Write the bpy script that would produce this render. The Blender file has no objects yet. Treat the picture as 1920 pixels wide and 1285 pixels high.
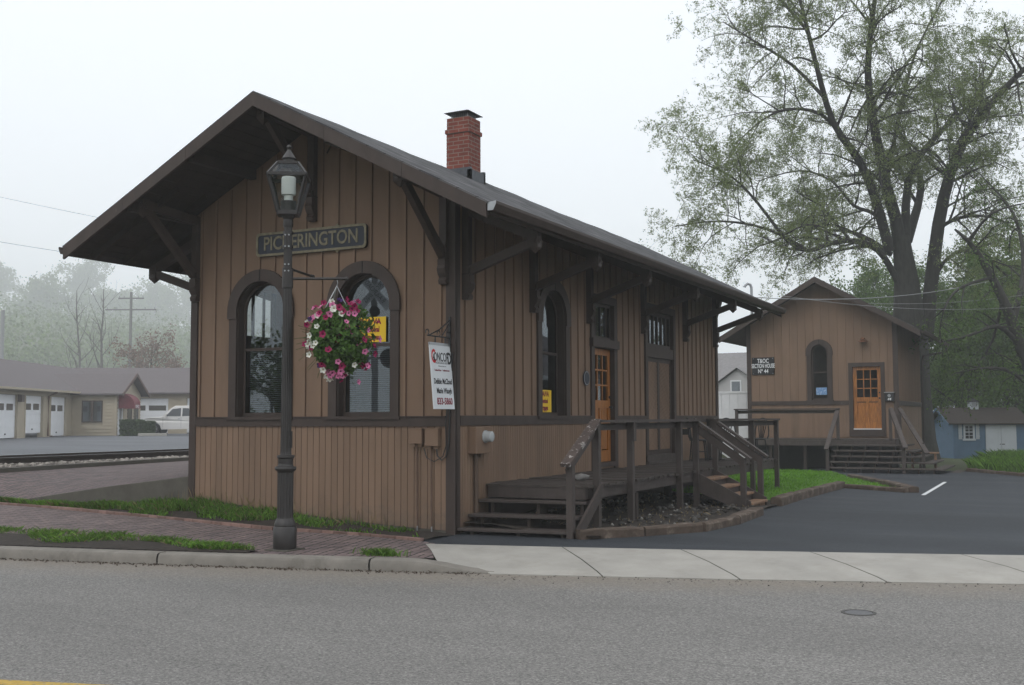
import bpy, bmesh, math, random
import numpy as np
from mathutils import Vector, Matrix
from mathutils.geometry import tessellate_polygon
random.seed(7); RNG = np.random.default_rng(7)
scene = bpy.context.scene
COL = scene.collection
rad = math.radians
# ------------------------------------------------------------------ camera
cam_d = bpy.data.cameras.new('camera'); cam = bpy.data.objects.new('camera', cam_d); COL.objects.link(cam)
cam_d.sensor_width = 36; cam_d.lens = 38.305; cam_d.clip_start = .1; cam_d.clip_end = 2000
_a, _t, _r = rad(27.129), rad(3.958), rad(-.199)
CF = Vector((-math.sin(_a)*math.cos(_t), math.cos(_a)*math.cos(_t), math.sin(_t)))
CR = Vector((math.cos(_a), math.sin(_a), 0)); CU = CR.cross(CF)
CR, CU = CR*math.cos(_r)+CU*math.sin(_r), CU*math.cos(_r)-CR*math.sin(_r)
CAMP = Vector((7.467, -12.844, 1.57))
M = Matrix((CR, CU, -CF)).transposed().to_4x4(); M.translation = CAMP
cam.matrix_world = M
scene.camera = cam
# ------------------------------------------------------------------ sky, sun, exposure
SUN_EL, SUN_AZ = rad(52), rad(190)
world = bpy.data.worlds.new('World'); scene.world = world; world.use_nodes = True
wn = world.node_tree.nodes; wl = world.node_tree.links
bg = wn['Background']
sky = wn.new('ShaderNodeTexSky'); sky.sky_type = 'NISHITA'; sky.sun_disc = False
sky.sun_elevation = SUN_EL; sky.sun_rotation = SUN_AZ; sky.air_density = 1.0; sky.dust_density = 8.0; sky.ozone_density = 1.0
hs = wn.new('ShaderNodeHueSaturation'); hs.inputs['Saturation'].default_value = .18
mixw = wn.new('ShaderNodeMix'); mixw.data_type = 'RGBA'; mixw.inputs[0].default_value = .8
mixw.inputs[7].default_value = (9.7, 10.2, 10.8, 1)      # the closed cloud deck over the fog
wl.new(sky.outputs[0], hs.inputs['Color']); wl.new(hs.outputs[0], mixw.inputs[6]); wl.new(mixw.outputs[2], bg.inputs['Color'])
bg.inputs['Strength'].default_value = .138
sd = bpy.data.lights.new('sun', 'SUN'); sd.energy = .5; sd.angle = rad(40); sd.color = (1, .96, .9)
sun = bpy.data.objects.new('sun', sd); COL.objects.link(sun)
sun.rotation_euler = (rad(90)-SUN_EL, 0, rad(-10)); sun.location = (0, 0, 60)
scene.view_settings.view_transform = 'Standard'; scene.view_settings.look = 'None'
scene.view_settings.gamma = 1; scene.view_settings.use_curve_mapping = False
scene.view_settings.exposure = 0.0
cy = scene.cycles
cy.volume_bounces = 8; cy.max_bounces = 10; cy.transparent_max_bounces = 16; cy.use_denoising = True
cy.caustics_reflective = False; cy.caustics_refractive = False
# ------------------------------------------------------------------ helpers
def root_of(o):
    while o.parent: o = o.parent
    return o
class MB:
    def __init__(s): s.v = []; s.f = []
    def add(s, vs, fs):
        n = len(s.v); s.v += [tuple(v) for v in vs]; s.f += [tuple(i+n for i in f) for f in fs]; return s
    def box(s, x0, x1, y0, y1, z0, z1):
        return s.add([(x0,y0,z0),(x1,y0,z0),(x1,y1,z0),(x0,y1,z0),(x0,y0,z1),(x1,y0,z1),(x1,y1,z1),(x0,y1,z1)],
                     [(0,3,2,1),(4,5,6,7),(0,1,5,4),(1,2,6,5),(2,3,7,6),(3,0,4,7)])
    def fbox(s, F, u0, u1, w0, w1, z0, z1):
        p = [F(u,w,z) for z in (z0,z1) for (u,w) in ((u0,w0),(u1,w0),(u1,w1),(u0,w1))]
        return s.add(p, [(0,3,2,1),(4,5,6,7),(0,1,5,4),(1,2,6,5),(2,3,7,6),(3,0,4,7)])
    def beam(s, p, q, w, h, up=(0,0,1)):
        p = Vector(p); q = Vector(q); d = (q-p).normalized(); up = Vector(up)
        sd_ = d.cross(up)
        if sd_.length < 1e-4: sd_ = d.cross(Vector((1,0,0)))
        sd_.normalize(); u = sd_.cross(d).normalized(); a = sd_*(w/2); b = u*(h/2)
        return s.add([p-a-b,p+a-b,p+a+b,p-a+b,q-a-b,q+a-b,q+a+b,q-a+b],
                     [(0,3,2,1),(4,5,6,7),(0,1,5,4),(1,2,6,5),(2,3,7,6),(3,0,4,7)])
    def tube(s, pts, rr, n=8, caps=True):
        pts = [Vector(p) for p in pts]
        if not hasattr(rr, '__len__'): rr = [rr]*len(pts)
        vs = []; ref = None
        for i, p in enumerate(pts):
            d = (pts[min(i+1,len(pts)-1)]-pts[max(i-1,0)]).normalized()
            if ref is None:
                ref = Vector((0,0,1)) if abs(d.z) < .9 else Vector((1,0,0))
            a = d.cross(ref)
            if a.length < 1e-4: a = d.cross(Vector((.3,.9,.2)))
            a.normalize(); b = d.cross(a)
            ref = -b if False else ref
            for k in range(n):
                t = 2*math.pi*k/n; vs.append(p+(a*math.cos(t)+b*math.sin(t))*rr[i])
        fs = [(i*n+k, i*n+(k+1)%n, (i+1)*n+(k+1)%n, (i+1)*n+k) for i in range(len(pts)-1) for k in range(n)]
        if caps: fs += [tuple(range(n-1,-1,-1)), tuple(range((len(pts)-1)*n, len(pts)*n))]
        return s.add(vs, fs)
    def lathe(s, prof, c=(0,0,0), n=20, flute=0, fl=(0,0)):
        vs = []
        for (r, z) in prof:
            for k in range(n):
                t = 2*math.pi*k/n; q = r
                if flute and fl[0] <= z <= fl[1]: q = r*(1-flute*(k % 2))
                vs.append((c[0]+q*math.cos(t), c[1]+q*math.sin(t), c[2]+z))
        m = len(prof)
        fs = [(i*n+k, i*n+(k+1)%n, (i+1)*n+(k+1)%n, (i+1)*n+k) for i in range(m-1) for k in range(n)]
        fs += [tuple(range(n-1,-1,-1)), tuple(range((m-1)*n, m*n))]
        return s.add(vs, fs)
    def prism(s, F, poly, w0, w1):
        n = len(poly)
        tri = tessellate_polygon([[Vector((u,z,0)) for u,z in poly]])
        vs = [F(u,w0,z) for u,z in poly]+[F(u,w1,z) for u,z in poly]
        fs = [tuple(t) for t in tri]+[tuple(i+n for i in reversed(t)) for t in tri]
        fs += [(i,(i+1)%n,(i+1)%n+n,i+n) for i in range(n)]
        return s.add(vs, fs)
    def skin(s, F, outer, holes, w):
        loops = [[Vector((u,z,0)) for u,z in outer]]+[[Vector((u,z,0)) for u,z in h] for h in holes]
        tri = tessellate_polygon(loops); flat = [p for l in loops for p in l]
        return s.add([F(p.x,w,p.y) for p in flat], [tuple(t) for t in tri])
    def strip(s, F, a, b, w0, w1):            # closed ring between outline a and outline b (same count), with thickness
        n = len(a)
        vs = [F(u,w1,z) for u,z in a]+[F(u,w1,z) for u,z in b]+[F(u,w0,z) for u,z in a]+[F(u,w0,z) for u,z in b]
        fs = []
        for i in range(n-1):
            j = i+1
            fs += [(i,j,n+j,n+i), (i,2*n+i,2*n+j,j), (n+i,n+j,3*n+j,3*n+i)]
        fs += [(0,n,3*n,2*n), (n-1,3*n-1,4*n-1,2*n-1)]
        return s.add(vs, fs)
    def grid(s, pts):                          # rows x cols of points
        m = len(pts); n = len(pts[0])
        return s.add([p for r in pts for p in r], [(i*n+k, i*n+k+1, (i+1)*n+k+1, (i+1)*n+k) for i in range(m-1) for k in range(n-1)])
    def build(s, name, mat, parent=None, local=False, smooth=False, bevel=0, loc=None):
        me = bpy.data.meshes.new(name)
        off = Vector((0,0,0))
        if parent and not local: off = root_of(parent).location
        elif loc is not None: off = Vector(loc)
        A = np.array(s.v, dtype=float)-np.array(off)
        me.from_pydata([tuple(r) for r in A], [], s.f); me.update()
        bm = bmesh.new(); bm.from_mesh(me); bmesh.ops.recalc_face_normals(bm, faces=bm.faces); bm.to_mesh(me); bm.free()
        o = bpy.data.objects.new(name, me); COL.objects.link(o)
        if mat: me.materials.append(mat)
        if parent: o.parent = parent
        elif loc is not None: o.location = loc
        if smooth:
            me.polygons.foreach_set('use_smooth', [True]*len(me.polygons))
            me.set_sharp_from_angle(angle=rad(40)) if hasattr(me, 'set_sharp_from_angle') else None
        if bevel:
            b = o.modifiers.new('edge', 'BEVEL'); b.width = bevel; b.segments = 2; b.limit_method = 'ANGLE'
        return o
def fast_mesh(name, V, Fc, mat, parent=None, smooth=False):
    """V (n,3) world, Fc (m,k) all with k corners"""
    me = bpy.data.meshes.new(name); V = np.asarray(V, dtype=np.float32); Fc = np.asarray(Fc, dtype=np.int32)
    if parent: V = V-np.array(root_of(parent).location, dtype=np.float32)
    m, k = Fc.shape
    me.vertices.add(len(V)); me.vertices.foreach_set('co', V.ravel())
    me.loops.add(m*k); me.loops.foreach_set('vertex_index', Fc.ravel())
    me.polygons.add(m); me.polygons.foreach_set('loop_start', np.arange(0, m*k, k, dtype=np.int32))
    me.update(calc_edges=True); me.validate()
    if mat: me.materials.append(mat)
    if smooth: me.polygons.foreach_set('use_smooth', [True]*m)
    o = bpy.data.objects.new(name, me); COL.objects.link(o)
    if parent: o.parent = parent
    return o
def tag(o, label=None, cat=None, group=None, kind=None):
    if label: o['label'] = label
    if cat: o['category'] = cat
    if group: o['group'] = group
    if kind: o['kind'] = kind
    return o
def thing(name, label, cat, loc=(0,0,0), group=None, rotz=0):
    o = bpy.data.objects.new(name, None); COL.objects.link(o); o.location = loc; o.rotation_euler = (0,0,rotz)
    o.empty_display_size = .2
    return tag(o, label, cat, group)
def struct(o): o['kind'] = 'structure'; return o
def dup(o, loc, rotz=None, label=None, group=None):
    def cp(x, par):
        c = x.copy(); COL.objects.link(c)
        if par: c.parent = par
        for ch in x.children: cp(ch, c)
        return c
    c = cp(o, None); c.location = loc
    if rotz is not None: c.rotation_euler = (0,0,rotz)
    if label: c['label'] = label
    if group: c['group'] = group
    return c
def text(body, name, size, pos, u, v, mat, parent, xs=1., extrude=.003, align='CENTER', bold=0., shear=0):
    cu = bpy.data.curves.new(name, 'FONT'); cu.body = body; cu.size = size; cu.align_x = align; cu.align_y = 'CENTER'
    cu.extrude = extrude; cu.offset = bold; cu.shear = shear; cu.resolution_u = 3
    tmp = bpy.data.objects.new(name, cu); COL.objects.link(tmp)
    me = bpy.data.meshes.new_from_object(tmp.evaluated_get(bpy.context.evaluated_depsgraph_get()))
    bpy.data.objects.remove(tmp); bpy.data.curves.remove(cu)
    me.name = name; me.materials.clear(); me.materials.append(mat)
    o = bpy.data.objects.new(name, me); COL.objects.link(o); o.parent = parent
    u = Vector(u).normalized(); v = Vector(v).normalized(); n = u.cross(v)
    m = Matrix((u*xs, v, n)).transposed().to_4x4(); m.translation = Vector(pos)-root_of(parent).location
    o.matrix_local = m
    return o
# ------------------------------------------------------------------ materials
def mat(name, col, rough=.75, var=.18, scale=6., stretch=(1,1,1), bump=.15, bscale=60., bstretch=None, spec=.35, metal=0., col2=None, c2=(5., .62, .1), trans=0., island=0., specks=None, splash=None):
    m = bpy.data.materials.new(name); m.use_nodes = True; nt = m.node_tree; N = nt.nodes; L = nt.links
    b = N['Principled BSDF']; b.inputs['Roughness'].default_value = rough; b.inputs['Metallic'].default_value = metal
    b.inputs['Specular IOR Level'].default_value = spec
    tc = N.new('ShaderNodeTexCoord'); mp = N.new('ShaderNodeMapping'); mp.inputs['Scale'].default_value = stretch
    L.new(tc.outputs['Object'], mp.inputs[0])
    nz = N.new('ShaderNodeTexNoise'); nz.inputs['Scale'].default_value = scale; nz.inputs['Detail'].default_value = 7; nz.inputs['Roughness'].default_value = .62
    L.new(mp.outputs[0], nz.inputs['Vector'])
    mr = N.new('ShaderNodeMapRange'); mr.inputs[1].default_value = .28; mr.inputs[2].default_value = .72
    mr.inputs[3].default_value = 1-var; mr.inputs[4].default_value = 1+var
    L.new(nz.outputs[0], mr.inputs[0])
    base = N.new('ShaderNodeRGB'); base.outputs[0].default_value = (*col, 1); out = base.outputs[0]
    if col2 is not None:
        n2 = N.new('ShaderNodeTexNoise'); n2.inputs['Scale'].default_value = c2[0]; n2.inputs['Detail'].default_value = 8
        n2.inputs['Roughness'].default_value = .7
        L.new(mp.outputs[0], n2.inputs['Vector'])
        r2 = N.new('ShaderNodeMapRange'); r2.inputs[1].default_value = c2[1]; r2.inputs[2].default_value = c2[1]+c2[2]
        L.new(n2.outputs[0], r2.inputs[0])
        mx = N.new('ShaderNodeMix'); mx.data_type = 'RGBA'; L.new(r2.outputs[0], mx.inputs[0]); L.new(out, mx.inputs[6])
        mx.inputs[7].default_value = (*col2, 1); out = mx.outputs[2]
    vm = N.new('ShaderNodeVectorMath'); vm.operation = 'SCALE'; L.new(out, vm.inputs[0]); L.new(mr.outputs[0], vm.inputs['Scale']); out = vm.outputs[0]
    if island:
        ge = N.new('ShaderNodeNewGeometry'); ir = N.new('ShaderNodeMapRange'); ir.inputs[3].default_value = 1-island; ir.inputs[4].default_value = 1+island
        L.new(ge.outputs['Random Per Island'], ir.inputs[0])
        v2 = N.new('ShaderNodeVectorMath'); v2.operation = 'SCALE'; L.new(out, v2.inputs[0]); L.new(ir.outputs[0], v2.inputs['Scale']); out = v2.outputs[0]
    for sk, is_sp in ((specks, 0), (splash, 1)):
        if not sk: continue
        n4 = N.new('ShaderNodeTexNoise'); n4.inputs['Scale'].default_value = sk[1]; n4.inputs['Detail'].default_value = 9; n4.inputs['Roughness'].default_value = .75
        L.new(tc.outputs['Object'], n4.inputs['Vector']); f4 = n4.outputs[0]
        if is_sp:                                # mud splashed up from the ground: fades out at a ragged height
            gp = N.new('ShaderNodeNewGeometry'); sz = N.new('ShaderNodeSeparateXYZ'); L.new(gp.outputs['Position'], sz.inputs[0])
            ml = N.new('ShaderNodeMath'); ml.operation = 'MULTIPLY_ADD'; ml.inputs[1].default_value = -.55; L.new(sz.outputs[2], ml.inputs[0]); L.new(f4, ml.inputs[2]); f4 = ml.outputs[0]
        r4 = N.new('ShaderNodeMapRange'); r4.inputs[1].default_value = sk[2]; r4.inputs[2].default_value = sk[2]+sk[3]; r4.inputs[4].default_value = sk[4]; L.new(f4, r4.inputs[0])
        m4 = N.new('ShaderNodeMix'); m4.data_type = 'RGBA'; L.new(r4.outputs[0], m4.inputs[0]); L.new(out, m4.inputs[6]); m4.inputs[7].default_value = (*sk[0],1); out = m4.outputs[2]
    L.new(out, b.inputs['Base Color'])
    if bump:
        m2 = N.new('ShaderNodeMapping'); m2.inputs['Scale'].default_value = bstretch or stretch; L.new(tc.outputs['Object'], m2.inputs[0])
        nb = N.new('ShaderNodeTexNoise'); nb.inputs['Scale'].default_value = bscale; nb.inputs['Detail'].default_value = 5
        L.new(m2.outputs[0], nb.inputs['Vector'])
        bu = N.new('ShaderNodeBump'); bu.inputs['Strength'].default_value = bump; bu.inputs['Distance'].default_value = .01
        L.new(nb.outputs[0], bu.inputs['Height']); L.new(bu.outputs[0], b.inputs['Normal'])
    if trans:
        tr = N.new('ShaderNodeBsdfTranslucent'); L.new(out, tr.inputs[0]); ms = N.new('ShaderNodeMixShader'); ms.inputs[0].default_value = trans
        L.new(b.outputs[0], ms.inputs[1]); L.new(tr.outputs[0], ms.inputs[2]); L.new(ms.outputs[0], N['Material Output'].inputs[0])
    m['vm'] = 1
    return m
def brickmat(name, c1, c2, mortar, bw, rh, ms, mode, rough=.85, offset=.5, dirt=.25, bump=.5):
    """mode: vector built from object coordinates: 'wall' (x+y,z), 'floor' (x,y), 'basket' paired blocks, 'roof' (y, z*k)"""
    m = bpy.data.materials.new(name); m.use_nodes = True; nt = m.node_tree; N = nt.nodes; L = nt.links; b = N['Principled BSDF']
    b.inputs['Roughness'].default_value = rough; b.inputs['Specular IOR Level'].default_value = .3
    tc = N.new('ShaderNodeTexCoord'); sp = N.new('ShaderNodeSeparateXYZ'); L.new(tc.outputs['Object'], sp.inputs[0])
    def math_(op, a, c=None):
        q = N.new('ShaderNodeMath'); q.operation = op
        for i, x in enumerate((a, c)):
            if x is None: continue
            if isinstance(x, (int, float)): q.inputs[i].default_value = x
            else: L.new(x, q.inputs[i])
        return q.outputs[0]
    def brick(u, v, rot=0):
        cb = N.new('ShaderNodeCombineXYZ'); L.new(u, cb.inputs[0]); L.new(v, cb.inputs[1])
        br = N.new('ShaderNodeTexBrick'); br.offset = offset; br.inputs['Scale'].default_value = 1
        br.inputs['Brick Width'].default_value = bw; br.inputs['Row Height'].default_value = rh; br.inputs['Mortar Size'].default_value = ms
        br.inputs['Mortar Smooth'].default_value = .2; br.inputs['Bias'].default_value = 0
        br.inputs['Color1'].default_value = (*c1,1); br.inputs['Color2'].default_value = (*c2,1); br.inputs['Mortar'].default_value = (*mortar,1)
        L.new(cb.outputs[0], br.inputs['Vector']); return br
    if mode == 'wall': br = brick(math_('ADD', sp.outputs[0], sp.outputs[1]), sp.outputs[2]); col, fac = br.outputs[0], br.outputs[1]
    elif mode == 'roof': br = brick(sp.outputs[1], math_('MULTIPLY', sp.outputs[2], 2.19)); col, fac = br.outputs[0], br.outputs[1]
    elif mode == 'roofx': br = brick(sp.outputs[0], math_('MULTIPLY', sp.outputs[2], 2.19)); col, fac = br.outputs[0], br.outputs[1]
    elif mode == 'floor': br = brick(sp.outputs[0], sp.outputs[1]); col, fac = br.outputs[0], br.outputs[1]
    else:
        rt = N.new('ShaderNodeMapping'); rt.inputs['Rotation'].default_value = (0,0,rad(-12)); L.new(tc.outputs['Object'], rt.inputs[0])
        s2 = N.new('ShaderNodeSeparateXYZ'); L.new(rt.outputs[0], s2.inputs[0])
        b1 = brick(s2.outputs[0], s2.outputs[1]); b2 = brick(s2.outputs[1], s2.outputs[0])
        ch = math_('MODULO', math_('ADD', math_('FLOOR', math_('DIVIDE', math_('ADD', s2.outputs[0], 1000), bw)), math_('FLOOR', math_('DIVIDE', math_('ADD', s2.outputs[1], 1000), bw))), 2)
        mx = N.new('ShaderNodeMix'); mx.data_type = 'RGBA'; L.new(ch, mx.inputs[0]); L.new(b1.outputs[0], mx.inputs[6]); L.new(b2.outputs[0], mx.inputs[7])
        mf = N.new('ShaderNodeMix'); L.new(ch, mf.inputs[0]); L.new(b1.outputs[1], mf.inputs[2]); L.new(b2.outputs[1], mf.inputs[3])
        col, fac = mx.outputs[2], mf.outputs[0]
    nz = N.new('ShaderNodeTexNoise'); nz.inputs['Scale'].default_value = 2.2; nz.inputs['Detail'].default_value = 10; nz.inputs['Roughness'].default_value = .7; L.new(tc.outputs['Object'], nz.inputs['Vector'])
    mr = N.new('ShaderNodeMapRange'); mr.inputs[1].default_value = .3; mr.inputs[2].default_value = .7; mr.inputs[3].default_value = 1-dirt; mr.inputs[4].default_value = 1+dirt; L.new(nz.outputs[0], mr.inputs[0])
    vm = N.new('ShaderNodeVectorMath'); vm.operation = 'SCALE'; L.new(col, vm.inputs[0]); L.new(mr.outputs[0], vm.inputs['Scale']); L.new(vm.outputs[0], b.inputs['Base Color'])
    n3 = N.new('ShaderNodeTexNoise'); n3.inputs['Scale'].default_value = 40; L.new(tc.outputs['Object'], n3.inputs['Vector'])
    hh = math_('SUBTRACT', math_('MULTIPLY', n3.outputs[0], .4), fac)
    bu = N.new('ShaderNodeBump'); bu.inputs['Strength'].default_value = bump; bu.inputs['Distance'].default_value = .008; L.new(hh, bu.inputs['Height']); L.new(bu.outputs[0], b.inputs['Normal'])
    return m
def glassmat(name, ior=1.7, tint=(.8,.85,.87)):
    m = bpy.data.materials.new(name); m.use_nodes = True; N = m.node_tree.nodes; L = m.node_tree.links
    N.remove(N['Principled BSDF'])
    fr = N.new('ShaderNodeFresnel'); fr.inputs[0].default_value = ior
    tr = N.new('ShaderNodeBsdfTransparent'); tr.inputs[0].default_value = (*tint,1)
    gl = N.new('ShaderNodeBsdfGlossy'); gl.inputs['Roughness'].default_value = .015; gl.inputs['Color'].default_value = (.86,.94,1,1)
    tc = N.new('ShaderNodeTexCoord'); nz = N.new('ShaderNodeTexNoise'); nz.inputs['Scale'].default_value = 1.3
    bu = N.new('ShaderNodeBump'); bu.inputs['Strength'].default_value = .012; bu.inputs['Distance'].default_value = .05
    L.new(tc.outputs['Object'], nz.inputs['Vector']); L.new(nz.outputs[0], bu.inputs['Height']); L.new(bu.outputs[0], gl.inputs['Normal'])
    ms = N.new('ShaderNodeMixShader'); L.new(fr.outputs[0], ms.inputs[0]); L.new(tr.outputs[0], ms.inputs[1]); L.new(gl.outputs[0], ms.inputs[2])
    L.new(ms.outputs[0], N['Material Output'].inputs[0]); return m
def siding(m, col, grain):
    return m
TAN = mat('tan_paint', (.206,.134,.090), .7, .22, 2.6, (1,1,.22), .25, 90, (3,3,.3), spec=.3, col2=(.165,.106,.072), c2=(1.3,.48,.25), specks=((.33,.25,.19),14.,.70,.05,.6), splash=((.12,.095,.075),5.,.30,.25,.7), island=.07)
JSHADE = mat('batten_joint_shade', (.115,.070,.050), .9, .2, 8)  # dark brown that paints the joint and its shadow line beside each batten
TRIM = mat('dark_brown_paint', (.050,.035,.029), .6, .2, 5, (1,1,.4), .2, 70, (3,3,.3), col2=(.085,.066,.058), c2=(9,.62,.12))
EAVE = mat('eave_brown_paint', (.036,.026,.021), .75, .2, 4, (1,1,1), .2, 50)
DECKW = mat('deck_wood', (.062,.050,.044), .75, .3, 7, (1,1,1), .4, 60, (2,2,2), col2=(.13,.115,.105), c2=(14,.64,.1))
RAILW = mat('rail_wood', (.060,.047,.042), .6, .25, 7, (1,1,.4), .3, 60, col2=(.16,.15,.14), c2=(18,.70,.06))
WORN = mat('worn_rail_paint', (.075,.055,.048), .6, .25, 7, (1,1,1), .3, 60, col2=(.36,.34,.32), c2=(13,.56,.05))
TREAD = mat('bare_tread_wood', (.23,.135,.08), .7, .3, 8, (1,1,1), .3, 60, col2=(.08,.062,.052), c2=(6,.5,.15))
OAK = mat('varnished_oak', (.34,.128,.025), .4, .5, 14, (4,4,.3), .15, 60, (4,4,.4), spec=.5, col2=(.20,.075,.018), c2=(9,.50,.15))
DARK = mat('dark_interior', (.02,.02,.02), .9, .1)
BLACK = mat('black_metal', (.018,.018,.019), .45, .15, 8, spec=.5)
LAMPM = mat('lamp_paint', (.022,.018,.017), .45, .25, 6, (1,1,.5), .1, 60, spec=.5, col2=(.035,.03,.028), c2=(6,.6,.15))
WHITE = mat('white_paint', (.72,.73,.74), .55, .06, 4)
OFFW = mat('frosted_glass', (.78,.8,.76), .35, .05, 5)
GLASS = glassmat('window_glass')
GLASSR = glassmat('reflecting_window_glass', 2.1, (.6,.63,.64))
LGLASS = glassmat('lantern_glass', 1.45, (.86,.88,.88))
BLIND = mat('blind_slat', (.42,.44,.44), .6, .05)
SHINGLE = brickmat('asphalt_shingle', (.044,.044,.048), (.105,.102,.105), (.028,.027,.029), .30, .30, .012, 'roof', .95, .5, .4, .6)
SHINGLEX = brickmat('asphalt_shingle_across', (.050,.047,.046), (.085,.079,.076), (.033,.031,.031), .30, .28, .012, 'roofx', .95, .5, .3, .6)
GSHING = mat('garage_shingle', (.135,.118,.12), .95, .2, 12, (1,1,4), .3, 40)
BRICK = brickmat('red_brick', (.22,.060,.042), (.16,.046,.035), (.22,.16,.135), .21, .072, .009, 'wall', .9, .5, .25, .6)
PAVER = brickmat('paver_brick', (.215,.158,.148), (.140,.108,.108), (.030,.028,.026), .22, .11, .014, 'basket', .9, 0, .3, .6)
PLATF = brickmat('platform_brick', (.16,.115,.11), (.105,.085,.085), (.04,.036,.034), .24, .12, .014, 'basket', .9, 0, .3, .6)
CONC = mat('concrete', (.335,.318,.288), .9, .14, 1.6, (1,1,1), .25, 90, col2=(.275,.258,.228), c2=(2.0,.52,.25), specks=((.13,.115,.10),22.,.72,.04,.8))
KERB = mat('kerb_concrete', (.205,.188,.165), .9, .2, 2.5, (1,1,1), .3, 80, col2=(.135,.122,.105), c2=(3,.52,.2), specks=((.10,.09,.075),16.,.70,.05,.7))
OLDC = mat('old_concrete', (.095,.087,.073), .95, .2, 3, (1,1,1), .4, 60, col2=(.085,.08,.066), c2=(2.5,.5,.2))
SOIL = mat('soil', (.030,.023,.018), 1, .4, 14, bump=.9, bscale=30, col2=(.075,.058,.042), c2=(9,.58,.1))
GREEN = mat('lawn_base', (.070,.160,.012), 1, .35, 5, bump=.8, bscale=60, col2=(.055,.12,.012), c2=(2,.5,.2))
BLADE = mat('grass_blade', (.095,.19,.022), .7, .45, 1.2, bump=0, trans=.35, island=.6)
LAWNB = mat('lawn_blade', (.11,.26,.012), .7, .35, .9, bump=0, trans=.35, island=.45)
DRY = mat('dry_stalk', (.20,.15,.08), .9, .3, 3, bump=0)
TIEW = mat('tie_wood', (.085,.062,.048), .95, .35, 6, (1,1,1), .9, 25, col2=(.19,.155,.125), c2=(3.5,.55,.15))
STONE = mat('rubble_stone', (.060,.055,.050), .95, .3, 5, bump=.5, bscale=20, island=.55)
BALST = mat('ballast_stone', (.24,.215,.19), .95, .25, 6, bump=.5, bscale=20, island=.5)
BARK = mat('bark', (.042,.040,.035), .95, .35, 3, (4,4,1), .9, 12, (3,3,.6))
RAILM = mat('rusty_rail', (.045,.035,.03), .7, .3, 5, metal=.3)
RAILTOP = mat('polished_rail_top', (.55,.55,.55), .3, .1, 5, metal=1)
CREAM = mat('cream_siding', (.43,.37,.28), .75, .06, 2)
BLUE = mat('blue_siding', (.095,.160,.235), .75, .12, 3)
GREY = mat('grey_siding', (.46,.45,.44), .8, .06, 2)
STEEL = mat('galvanised_steel', (.35,.36,.37), .4, .15, 10, metal=.8)
YELLOW = mat('yellow_poster', (.80,.52,.02), .5, .05, 3)
REDINK = mat('maroon_ink', (.22,.01,.03), .6, .05)
REDC = mat('red_ink', (.55,.02,.03), .6, .05)
BLKINK = mat('black_ink', (.015,.015,.017), .6, .05)
GREYINK = mat('grey_ink', (.3,.3,.31), .6, .05)
SIGNW = mat('white_sign_panel', (.66,.68,.70), .35, .04, 3)
NAVY = mat('navy_enamel', (.022,.027,.040), .5, .25, 5)
GOLD = mat('faded_gold_paint', (.20,.175,.115), .6, .35, 12)
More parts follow.
